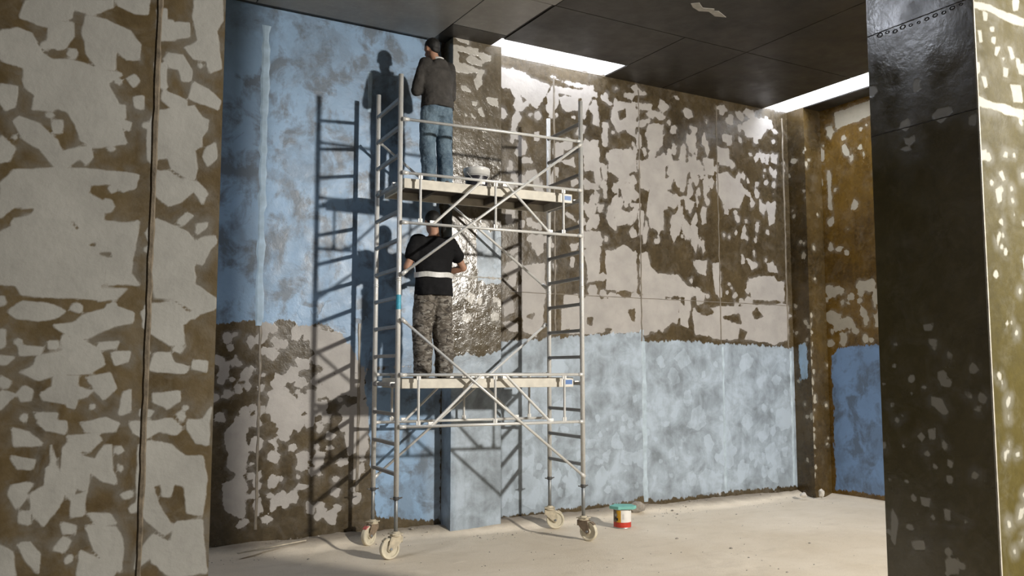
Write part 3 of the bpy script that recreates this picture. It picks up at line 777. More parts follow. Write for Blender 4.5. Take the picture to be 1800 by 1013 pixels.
for z_ in (2.98, 3.52):
    V, F = [], []
    for i in range(31):
        y = QY0 + (QY1 - QY0) * i / 30
        V += [(QX0 + 0.001, y, z_ - 0.004 + random.uniform(-.002, .002)), (QX0 - 0.003, y, z_ + random.uniform(-.002, .002)), (QX0 + 0.001, y, z_ + 0.004)]
    for i in range(30):
        for k in range(2):
            a = i * 3 + k
            F.append((a, a + 1, a + 4, a + 3))
    place_in(pilr, mesh_obj('joint_strip', V, F, M_PJ))
for i in range(11):           # row of scraped rings below the upper joint
    bm = bmesh.new()
    q = random.uniform(0.6, 1.15)
    lathe(bm, [(0.010 * q, 0.0), (0.012 * q, 0.003), (0.015 * q, 0.003), (0.017 * q, 0.0)], 14)
    bmesh.ops.rotate(bm, verts=bm.verts, cent=(0, 0, 0), matrix=Matrix.Rotation(-math.pi / 2, 3, 'Y'))
    bmesh.ops.scale(bm, verts=bm.verts, vec=(1, 1.0, 0.7))
    bmesh.ops.translate(bm, verts=bm.verts, vec=(QX0 - 0.0005, QY0 + 0.06 + i * 0.045, 3.50 + random.uniform(-.006, .006)))
    place_in(pilr, bm_obj('scraped_ring', bm, M_PJ))
V, F = [], []
for i in range(61):
    z = CZ * i / 60
    e = random.uniform(0.002, 0.006)
    V += [(QX0 - 0.001, QY0 + 0.006, z), (QX0 - e * .6, QY0 - e * .6, z), (QX0 + 0.008, QY0 - 0.001, z)]
for i in range(60):
    for k in range(2):
        a = i * 3 + k
        F.append((a, a + 1, a + 4, a + 3))
place_in(pilr, mesh_obj('corner_bead', V, F, simple('pale_corner_bead', (0.55, 0.52, 0.45), 0.4, 0, 0.3, 20)))

# roof slab with its three open slots ------------------------------------
SLOTS = [(4.72, 6.49, 8.42, WY), (9.28, 9.76, 6.3, WY), (-1.7, 0.2, 5.35, 6.35)]
TS = 0.52       # roof slab thickness over the working bay
def build_ceiling():
    xs = sorted({-5.3, RX + 0.3} | {s[0] for s in SLOTS} | {s[1] for s in SLOTS})
    ys = sorted({-6.3, WY} | {s[2] for s in SLOTS} | {s[3] for s in SLOTS})
    bm = bmesh.new()
    for xa, xb in zip(xs[:-1], xs[1:]):
        for ya, yb in zip(ys[:-1], ys[1:]):
            cx, cy = (xa + xb) / 2, (ya + yb) / 2
            if any(s[0] < cx < s[1] and s[2] < cy < s[3] for s in SLOTS): continue
            bm_box(bm, (xa, ya, CZ + 0.012), (xb, yb, CZ + (0.32 if xb < 3 else TS)))
    c = bm_obj('ceiling', bm, M_CEIL)
    tag(c, 'dark coated concrete ceiling with bright daylight slots along two walls', None, None, 'structure')
    g = 0.006
    panels = [(2.07, 4.05, 7.34, 8.80, 1), (4.05, 4.72, 7.34, 8.30, 1), (4.05, 4.72, 8.30, 8.64, 0), (-0.61, 2.07, 7.34, 8.80, 1), (2.07, 4.75, 4.90, 7.34, 1), (0.2, 2.07, 4.9, 7.34, 1),  # grey panels stop short of the wall; dark slab colour stands for crack shadow
              (4.75, 6.49, 7.34, 8.42, 0), (6.49, 7.43, 7.34, WY, 0), (7.43, 9.28, 7.34, WY, 0),
              (4.75, 7.43, 4.90, 7.34, 0), (7.43, 9.28, 4.90, 7.34, 0), (4.75, 7.43, 2.46, 4.90, 0), (7.43, 10.1, 2.46, 4.90, 0), (2.07, 4.75, 2.46, 4.90, 0),
              (9.76, RX, 4.90, CY0, 0), (9.28, 9.76, 4.90, 6.3, 0)]
    for xa, xb, ya, yb, grey in panels:
        g0 = 0 if abs(yb - WY) < 1e-6 else g
        box('ceiling_panel', (xa + g, ya + g, CZ), (xb - g, yb - g0, CZ + 0.0119), M_CEILG if grey else M_CEIL, c)
    # inner faces of the slots, concrete made very pale to read as daylit white
    t = 0.012
    for xa, xb, ya, yb in SLOTS:
        th = 0.33 if xb < 3 else TS + 0.01
        for lo, hi in (((xa - t, ya, CZ + 0.0125), (xa + 0.001, yb, CZ + th)), ((xb - 0.001, ya, CZ + 0.0125), (xb + t, yb, CZ + th)), ((xa, ya - t, CZ + 0.0125), (xb, ya + 0.001, CZ + th))):
            box('slot_lining', lo, hi, M_SHAFT, c)
    # scuffed pale paint smear on the ceiling
    V = [(5.92, 6.60, 0), (5.98, 6.54, 0), (6.10, 6.62, 0), (6.22, 6.58, 0), (6.26, 6.62, 0), (6.30, 6.60, 0), (6.48, 6.68, 0), (6.36, 6.72, 0), (6.22, 6.66, 0), (6.12, 6.70, 0), (6.00, 6.66, 0)]
    n = len(V)
    VV = [(x, y, CZ - 0.004) for x, y, _ in V] + [(x, y, CZ + 0.001) for x, y, _ in V]
    FF = [tuple(range(n))[::-1], tuple(range(n, 2 * n))] + [(k, (k + 1) % n, n + (k + 1) % n, n + k) for k in range(n)]
    mesh_obj('filler_smear', VV, FF, simple('pale_filler', (0.42, 0.40, 0.36), 0.6), c)
build_ceiling()
# sampling guides for the daylight in the slots
for i, (xa, xb, ya, yb) in enumerate(SLOTS):
    pd_ = bpy.data.lights.new('slot_portal', 'AREA')
    pd_.shape = 'RECTANGLE'
    pd_.size, pd_.size_y = xb - xa, yb - ya
    pd_.cycles.is_portal = True
    po = bpy.data.objects.new('slot_portal', pd_)
    po.location = ((xa + xb) / 2, (ya + yb) / 2, CZ + (0.34 if xb < 3 else TS + 0.02))
    link(po)

# ================================================================ scaffold tower
def metal(name, c, rough, dust, metal_=0.75):
    t = NT(name)
    n1 = t.noise(18, 5, 0.65)
    n2 = t.noise(60, 3, 0.6)
    col = t.mix(t.rng(n1, 0.45, 0.72, 0, 0.75), c, dust)
    col = t.mix(t.rng(n2, 0.6, 0.75, 0, 0.4), col, tuple(x * 0.45 for x in dust))
    t.out(col, t.rng(n1, 0.3, 0.7, rough - 0.08, rough + 0.18), t.rng(n1, 0.45, 0.72, metal_, metal_ * 0.3))
    return t.m
M_ALU = metal('dusty_aluminium', (0.70, 0.70, 0.68), 0.45, (0.60, 0.57, 0.51), 0.4)
M_RUNG = metal('grey_rung_aluminium', (0.36, 0.36, 0.355), 0.42, (0.34, 0.325, 0.30), 0.6)
M_JACK = metal('dark_galvanised_steel', (0.30, 0.32, 0.33), 0.45, (0.34, 0.33, 0.30))
M_COLLAR = metal('dark_iron', (0.10, 0.10, 0.10), 0.5, (0.14, 0.12, 0.10), 0.5)
M_CAST = simple('cream_dusty_paint', (0.56, 0.49, 0.36), 0.7, 0, 0.3, 20, 0.2)
M_BROWN = simple('brown_caster_steel', (0.23, 0.17, 0.115), 0.65, 0, 0.35, 25, 0.2)  # brown steel for the rear left and front right forks
M_WHEEL = simple('cream_nylon_wheel', (0.66, 0.60, 0.46), 0.6, 0, 0.2, 14)
M_DECK = simple('cream_deck_edge', (0.66, 0.62, 0.53), 0.55, 0, 0.2, 9)
M_PLY = simple('dark_plywood_deck', (0.11, 0.085, 0.06), 0.75, 0, 0.35, 8, 0.2)
M_BLUE = simple('blue_sticker', (0.07, 0.17, 0.42), 0.45, 0, 0.1)
M_CYAN = simple('cyan_sticker', (0.06, 0.36, 0.50), 0.45, 0, 0.2, 60)
M_WHITE = simple('white_sticker', (0.72, 0.71, 0.68), 0.5, 0, 0.08)
M_RED = simple('faded_red_plastic', (0.45, 0.12, 0.11), 0.5, 0, 0.2)

L, W, ZT, RS = 2.0375, 0.7361, 4.4155, 0.28
TW = empty('scaffold_tower', (3.2674, 7.8418, 0.0), math.radians(-4.13))
tag(TW, 'aluminium mobile scaffold tower with two decks on cream casters', 'scaffold')
POLE = {'fl': (0, 0), 'rl': (0, W), 'fr': (L, 0), 'rr': (L, W)}
PB = 0.57
TOPS = {'fl': 4.66, 'rl': 4.66, 'fr': 4.66, 'rr': 4.66}

for side, (a, b) in {'left': ('fl', 'rl'), 'right': ('fr', 'rr')}.items():
    fr = empty('ladder_frame', (POLE[a][0], 0, 0), 0, TW)
    for k in (a, b):
        y = POLE[k][1]
        bm = bmesh.new()
        bm_tube(bm, (0, y, PB), (0, y, TOPS[k]), 0.0245, n=14)
        for z in (2.62, 2.64):
            bm_tube(bm, (0, y, z - 0.004), (0, y, z + 0.004), 0.0285, n=14)     # spigot joint between the stacked frames
        p = bm_obj('pole', bm, M_ALU, fr)
        for q in p.data.polygons: q.use_smooth = len(q.vertices) == 4
    src = None
    for i in range(14):
        z = ZT - RS * i
        if src is None:
            bm = bmesh.new()
            bm_box(bm, (-0.019, 0.012, -0.017), (0.019, W - 0.012, 0.017), 0.006)
            for yy in (0.022, W - 0.022):
                bm_tube(bm, (0, yy - 0.012, 0), (0, yy + 0.012, 0), 0.024, n=10)
            src = bm_obj('rung', bm, M_RUNG, fr)
            src.location = (0, 0, z)
        else:
            r = src.copy()
            link(r)
            r.location = (0, 0, z)
# blue maker's sticker on the front left pole
bm = bmesh.new()
lathe(bm, [(0.0253, 2.34), (0.0253, 2.48)], 16)
bm_obj('pole_sticker', bm, M_CYAN, TW)

def hook(bm, p, d):
    """the clip that grips a pole: a short thick sleeve with a jaw"""
    p, d = Vector(p), Vector(d).normalized()
    bm_tube(bm, p - d * 0.01, p + d * 0.055, 0.023, 0.017, 10)

def bar(name, p0, p1, r, parent, mat=None, clip=True):
    p0, p1 = Vector(p0), Vector(p1)
    d = (p1 - p0).normalized()
    bm = bmesh.new()
    bm_tube(bm, p0, p1, r, n=12)
    o = bm_obj(name, bm, mat or M_ALU, parent)
    for q in o.data.polygons: q.use_smooth = len(q.vertices) == 4
    if clip:
        for p, dd in ((p0, d), (p1, -d)):
            bm = bmesh.new()
            hook(bm, p, dd)
            c = bm_obj('clip', bm, M_ALU, o, True)
    return o

def truss(y, z1, z0, mirror=1):
    t = empty('lattice_truss', (0, y, 0), 0, TW)
    for z in (z1, z0):
        bar('chord', (0.02, 0, z), (L - 0.02, 0, z), 0.0150, t)
    for x in (0.20, 1.01, 1.80):
        bm = bmesh.new()
        bm_tube(bm, (x, 0, z0 + 0.01), (x, 0, z1 - 0.01), 0.0130, n=10)
        for z, s in ((z0, 1), (z1, -1)):      # pinched flat ends
            bm_box(bm, (x - 0.022, -0.006, min(z, z + s * 0.05)), (x + 0.022, 0.006, max(z, z + s * 0.05)), 0.003)
        bm_obj('post', bm, M_ALU, t)
    for xa, xb in ((0.86, 0.33), (1.12, 1.64)):
        bm = bmesh.new()
        pa, pb = Vector((xa, 0, z1)), Vector((xb, 0, z0))
        bm_tube(bm, pa, pb, 0.0140, n=10)
        for p, s in ((pa, -1), (pb, 1)):
            bm_box(bm, (p.x - 0.03, -0.006, min(p.z, p.z + s * 0.04)), (p.x + 0.03, 0.006, max(p.z, p.z + s * 0.04)), 0.003)
        bm_obj('diagonal', bm, M_ALU, t)
    return t
ZL, ZU = 1.712, 3.672
truss(-0.036, ZL, 1.222)
truss(W + 0.034, ZL, 1.222)
truss(-0.036, ZU, 3.182)
bar('guard_rail', (0.02, -0.034, 4.205), (L - 0.03, -0.034, 4.205), 0.0150, TW)
bar('brace', (0.02, -0.052, 2.68), (L - 0.03, -0.052, 4.17), 0.0140, TW)
bar('brace', (0.02, W + 0.045, 4.17), (L - 0.02, W + 0.045, 2.70), 0.0140, TW)
bar('brace', (0.02, -0.055, 2.24), (L - 0.02, -0.052, 0.66), 0.0140, TW)
bar('brace', (L - 0.02, W + 0.045, 2.27), (0.02, W + 0.045, 0.66), 0.0140, TW)

def deck(zr):
    """zr: centre of the rung that carries it"""
    d = empty('platform', (0, 0, zr), 0, TW)
    y0, y1, x0, x1 = 0.045, W - 0.06, 0.035, L - 0.065
    zt, zb = 0.062, -0.034
    # side beams and end beams (clear of the rungs: their jaws hook over them)
    for ya, yb in ((y0, y0 + 0.028), (y1 - 0.028, y1)):
        box('side_beam', (x0 + 0.025, ya, zb), (x1 - 0.02, yb, zt), M_DECK, d, 0.003)
    for xa, xb in ((x0 + 0.02, x0 + 0.045), (x1 - 0.045, x1 - 0.02)):
        box('end_beam', (xa, y0 + 0.028, zb), (xb, y1 - 0.028, zt), M_DECK, d, 0.003)
    box('deck_board', (x0 + 0.046, y0 + 0.029, zt - 0.016), (x1 - 0.046, y1 - 0.029, zt - 0.001), M_PLY, d)
    for x in np.linspace(x0 + 0.4, x1 - 0.4, 4):
        box('cross_rib', (x - 0.015, y0 + 0.029, zb + 0.012), (x + 0.015, y1 - 0.029, zt - 0.0165), M_PLY, d)
    for yy in (y0 + 0.10, y1 - 0.10):
        for xx, s in ((0.0, 1), (L, -1)):
            bm = bmesh.new()
            bm_box(bm, (min(xx - s * 0.026, xx + s * 0.075), yy - 0.02, 0.0145), (max(xx - s * 0.026, xx + s * 0.075), yy + 0.02, 0.028), 0.002)
            bm_box(bm, (min(xx - s * 0.032, xx - s * 0.022), yy - 0.02, -0.012), (max(xx - s * 0.032, xx - s * 0.022), yy + 0.02, 0.028), 0.002)
            bm_obj('hook', bm, M_ALU, d)
    pl = box('maker_plate', (x1 - 0.165, y0 - 0.003, zb + 0.012), (x1 - 0.03, y0 - 0.0005, zt - 0.010), M_WHITE, d)
    pl['label'] = 'white plate with a blue panel'
    box('blue_panel', (x1 - 0.118, y0 - 0.005, zb + 0.028), (x1 - 0.035, y0 - 0.0032, zt - 0.022), M_BLUE, pl)
    return d
deck(ZT - RS * 3)
deck(ZT - RS * 10)

def caster(key, ang, fork_mat, red=False):
    px, py = POLE[key]
    # jack: screw stem, winged adjusting nut
    j = empty('levelling_jack', (px, py, 0), 0, TW)
    tube('stem', (0, 0, 0.24), (0, 0, PB + 0.05), 0.0185, M_JACK, j, 12)
    bm = bmesh.new()
    lathe(bm, [(0.019, PB - 0.035), (0.028, PB - 0.03), (0.030, PB - 0.008), (0.026, PB - 0.001), (0.0185, PB - 0.001)], 14)
    for s in (-1, 1):
        bm_tube(bm, (s * 0.025, 0, PB - 0.018), (s * 0.062, s * 0.01, PB - 0.012), 0.008, 0.006, 8)
    bm_obj('wing_nut', bm, M_COLLAR, j)
    c = empty('caster', (px, py, 0), ang, TW)
    # top plate and swivel
    bm = bmesh.new()
    bm_box(bm, (-0.058, -0.05, 0.226), (0.058, 0.05, 0.236), 0.003)
    lathe(bm, [(0.0, 0.252), (0.03, 0.252), (0.042, 0.236)], 20)
    lathe(bm, [(0.052, 0.226), (0.055, 0.21), (0.04, 0.204), (0.0, 0.204)], 20)
    bm_obj('swivel_plate', bm, M_CAST, c)
    # forked bracket: two tapering cheeks reaching to the axle, joined by a crown; local +x is the trail
    tr = 0.062
    bm = bmesh.new()
    for s in (-1, 1):
        y0_, y1_ = s * 0.031, s * 0.036
        prof = [(-0.055, 0.208), (0.06, 0.208), (0.075, 0.17), (tr + 0.028, 0.10), (tr, 0.072), (tr - 0.03, 0.09), (-0.02, 0.13), (-0.055, 0.17)]
        n = len(prof)
        vs = [bm.verts.new((x, y, z)) for y in (y0_, y1_) for x, z in prof]
        bm.faces.new(vs[:n]); bm.faces.new(vs[n:])
        for k in range(n):
            bm.faces.new((vs[k], vs[(k + 1) % n], vs[n + (k + 1) % n], vs[n + k]))
    bm_box(bm, (-0.055, -0.031, 0.2035), (0.06, 0.031, 0.2085))
    bm_box(bm, (-0.058, -0.033, 0.15), (-0.052, 0.033, 0.2085))
    f = bm_obj('fork', bm, fork_mat, c)
    tube('axle', (tr, -0.045, 0.0995), (tr, 0.045, 0.0995), 0.012, M_JACK, f, 10)
    # wheel: tyre, recessed web, hub
    bm = bmesh.new()
    prof = [(0.013, -0.029), (0.03, -0.029), (0.034, -0.014), (0.074, -0.014), (0.078, -0.022), (0.092, -0.024), (0.0985, -0.014), (0.0985, 0.014), (0.092, 0.024), (0.078, 0.022), (0.074, 0.014), (0.034, 0.014), (0.03, 0.029), (0.013, 0.029)]
    lathe(bm, prof, 36)
    bmesh.ops.rotate(bm, verts=bm.verts, cent=(0, 0, 0), matrix=Matrix.Rotation(math.pi / 2, 3, 'X'))
    bmesh.ops.translate(bm, verts=bm.verts, vec=(tr, 0, 0.0995))
    bm_obj('wheel', bm, M_WHEEL, c, False)
    # brake lever
    bm = bmesh.new()
    pts = [(0.055, 0.19), (0.10, 0.20), (0.135, 0.175), (0.13, 0.165), (0.10, 0.185), (0.06, 0.175)]
    n = len(pts)
    vs = [bm.verts.new((x, y, z)) for y in (-0.022, 0.022) for x, z in pts]
    bm.faces.new(vs[:n]); bm.faces.new(vs[n:])
    for k in range(n): bm.faces.new((vs[k], vs[(k + 1) % n], vs[n + (k + 1) % n], vs[n + k]))
    bm_obj('brake_lever', bm, M_RED if red else fork_mat, c)
caster('fl', math.radians(188), M_CAST)
caster('rl', math.radians(215), M_BROWN, True)
caster('fr', math.radians(-62), M_BROWN)
caster('rr', math.radians(-25), M_CAST)

# ================================================================ people
def loft(bm, secs, n=20):
    """secs: list of (centre, rx, ry, yaw?) horizontal elliptical sections from bottom to top, closed at both ends"""
    rings = []
    for s in secs:
        (cx, cy, cz), rx, ry = s[0], s[1], s[2]
        rings.append([bm.verts.new((cx + rx * math.cos(2 * math.pi * k / n), cy + ry * math.sin(2 * math.pi * k / n), cz)) for k in range(n)])
    for a, b in zip(rings[:-1], rings[1:]):
        for k in range(n):
            bm.faces.new((a[k], a[(k + 1) % n], b[(k + 1) % n], b[k]))
    bm.faces.new(rings[0][::-1]); bm.faces.new(rings[-1])

def ball(bm, c, r, sc=(1, 1, 1), rot=None):
    m = Matrix.Translation(c)
    if rot is not None: m = m @ rot.to_4x4()
    m = m @ Matrix.Diagonal((r * sc[0], r * sc[1], r * sc[2], 1))
    bmesh.ops.create_uvsphere(bm, u_segments=16, v_segments=10, radius=1.0, matrix=m)

def limb(bm, pts):
    """pts: list of (point, radius): a chain of tapering rounded segments"""
    for (p, r), (q, s) in zip(pts[:-1], pts[1:]):
        bm_tube(bm, p, q, r, s, 14)
    for p, r in pts: ball(bm, p, r)

DISP = {}
def grow(name, bm, mat, parent, voxel=0.012, smooth=6, folds=0.0, fold_size=0.09):
    bmesh.ops.recalc_face_normals(bm, faces=bm.faces)
    me = bpy.data.meshes.new(name)
    bm.to_mesh(me); bm.free()
    o = bpy.data.objects.new(name, me)
    link(o)
    md = o.modifiers.new('r', 'REMESH'); md.mode = 'VOXEL'; md.voxel_size = voxel
    sm = o.modifiers.new('s', 'SMOOTH'); sm.factor = 0.5; sm.iterations = smooth
    if folds:
        key = (round(fold_size, 3))
        if key not in DISP:
            tx = bpy.data.textures.new('folds', 'CLOUDS'); tx.noise_scale = fold_size; tx.noise_depth = 2
            DISP[key] = tx
        dp = o.modifiers.new('d', 'DISPLACE'); dp.texture = DISP[key]; dp.strength = folds; dp.mid_level = 0.5
    dg = bpy.context.evaluated_depsgraph_get()
    m2 = bpy.data.meshes.new_from_object(o.evaluated_get(dg))
    o.modifiers.clear()
    o.data = m2
    bpy.data.meshes.remove(me)
    m2.name = name
    m2.polygons.foreach_set('use_smooth', [True] * len(m2.polygons))
    m2.materials.clear(); m2.materials.append(mat)
    o.parent = parent
    return o

def hand(bm, wrist, direction, up, s):
    """palm, four bent fingers of unequal length, thumb from the side; s=+1 right hand"""
    d, u = Vector(direction).normalized(), Vector(up).normalized()
    w = d.cross(u).normalized()
    wv = Vector(wrist)
    m3 = Matrix((w, d, u)).transposed()
    ball(bm, wv + d * 0.05, 0.045, (0.90, 1.05, 0.42), m3)
    for k, (off, ln) in enumerate(((-0.030, 0.062), (-0.010, 0.075), (0.010, 0.072), (0.029, 0.055))):
        b = wv + d * 0.085 + w * off
        m1 = b + d * ln * 0.5 - u * 0.004
        m2 = m1 + d * ln * 0.25 - u * ln * 0.35
        m3_ = m2 - u * ln * 0.28 - d * 0.006
        limb(bm, [(b, 0.0098), (m1, 0.0092), (m2, 0.0088), (m3_, 0.0080)])
    t0 = wv + d * 0.03 - w * s * 0.032
    t1 = t0 + d * 0.03 - w * s * 0.022 - u * 0.012
    limb(bm, [(t0, 0.013), (t1, 0.0105), (t1 + d * 0.032 - u * 0.010, 0.009)])

def head_parts(bm, c, yaw, pitch):
    R = Matrix.Rotation(yaw, 3, 'Z') @ Matrix.Rotation(pitch, 3, 'X')
    c = Vector(c)
    P = lambda x, y, z: c + R @ Vector((x, y, z))
    ball(bm, P(0, -0.008, 0.022), 0.1, (0.78, 0.97, 0.98), R)       # skull
    ball(bm, P(0, 0.03, -0.045), 0.07, (0.80, 0.90, 1.0), R)        # jaw
    ball(bm, P(0, 0.062, -0.085), 0.026, (1.1, 0.9, 0.8), R)        # chin
    limb(bm, [(P(0, 0.088, 0.018), 0.009), (P(0, 0.108, -0.018), 0.015)])   # nose
    ball(bm, P(0, 0.090, -0.052), 0.018, (1.4, 0.6, 0.5), R)        # mouth
    for s in (-1, 1):
        ball(bm, P(s * 0.078, -0.004, -0.008), 0.03, (0.35, 0.62, 1.05), R)  # ears
        ball(bm, P(s * 0.032, 0.080, 0.022), 0.012, (1.2, 0.7, 0.8), R)
    return R, P

def skin_mat(name, c):
    return simple(name, c, 0.55, 0, 0.15, 25)
def cloth(name, c, var, scale, bump=0.5):
    t = NT(name)
    n1 = t.noise(scale, 5, 0.6)
    t.out(t.mix(t.rng(n1, 0.32, 0.68), tuple(x * (1 - var) for x in c), tuple(min(1, x * (1 + var)) for x in c)), 0.9, 0, 0.15)
    t.bump(t.math('ADD', t.noise(9, 4, 0.6, t.co((1, 1, 2.2))), t.math('MULTIPLY', t.noise(220, 2), 0.12)), bump, 0.03)
    return t.m
def denim():
    t = NT('washed_denim')
    n1 = t.noise(7, 5, 0.62, t.co((1.2, 1.2, 0.7)))
    c = t.mix(t.rng(n1, 0.34, 0.64), (0.045, 0.08, 0.125), (0.17, 0.245, 0.305))
    c = t.mix(t.rng(t.noise(240, 2, 0.6, t.co((1, 1, 0.4))), 0.45, 0.65, 0, 0.25), c, (0.40, 0.48, 0.54))
    t.out(c, 0.9, 0, 0.15)
    t.bump(t.noise(11, 4, 0.6, t.co((1, 1, 2.4))), 0.6, 0.03)
    return t.m
def camo():
    t = NT('grey_camouflage')
    v = t.co((1.0, 1.0, 2.1))
    a, b, c3 = t.noise(9, 3, 0.6, v, 0.6), t.noise(12, 3, 0.6, t.co((1, 1, 2.0), (4, 2, 7)), 0.6), t.noise(16, 3, 0.6, t.co((1, 1, 2.4), (9, 5, 1)), 0.5)
    c = t.mix(t.rng(a, 0.50, 0.53), (0.12, 0.105, 0.087), (0.21, 0.19, 0.165))
    c = t.mix(t.rng(b, 0.54, 0.57), c, (0.065, 0.057, 0.05))
    c = t.mix(t.rng(c3, 0.58, 0.61), c, (0.30, 0.285, 0.255))
    t.out(c, 0.92, 0, 0.12)
    t.bump(t.noise(10, 4, 0.6, t.co((1, 1, 2.2))), 0.5, 0.03)
    return t.m

def shoe(name, x, y, z, yaw, mat, sole, parent):
    bm = bmesh.new()
    R = Matrix.Rotation(yaw, 3, 'Z')
    P = lambda a, b, c: Vector((x, y, z)) + R @ Vector((a, b, c))
    ball(bm, P(0, -0.045, 0.055), 0.05, (0.85, 1.05, 1.0), R)
    ball(bm, P(0, 0.05, 0.042), 0.05, (0.9, 1.8, 0.75), R)
    limb(bm, [(P(0, -0.04, 0.06), 0.042), (P(0, -0.035, 0.115), 0.043)])
    o = grow(name, bm, mat, parent, 0.009, 4)
    for v in o.data.vertices:
        v.co.z = max(v.co.z, z + 0.012)
    bm = bmesh.new()
    n = 20
    lo = []
    for k in range(n):
        th = 2 * math.pi * k / n
        a, b = 0.045 * math.cos(th) * (1 + 0.12 * math.sin(th)), 0.022 + 0.125 * math.sin(th)
        lo.append((a, b))
    vs = [bm.verts.new(P(a, b, h)) for h in (0.0, 0.02) for a, b in lo]
    bm.faces.new(vs[:n]); bm.faces.new(vs[n:])
    for k in range(n): bm.faces.new((vs[k], vs[(k + 1) % n], vs[n + (k + 1) % n], vs[n + k]))
    bm_obj('sole', bm, sole, o)
    return o

M_SOLE = simple('dusty_rubber', (0.16, 0.15, 0.13), 0.8)
M_HAIR = simple('black_hair', (0.012, 0.011, 0.010), 0.55, 0, 0.4, 90, 0.5)

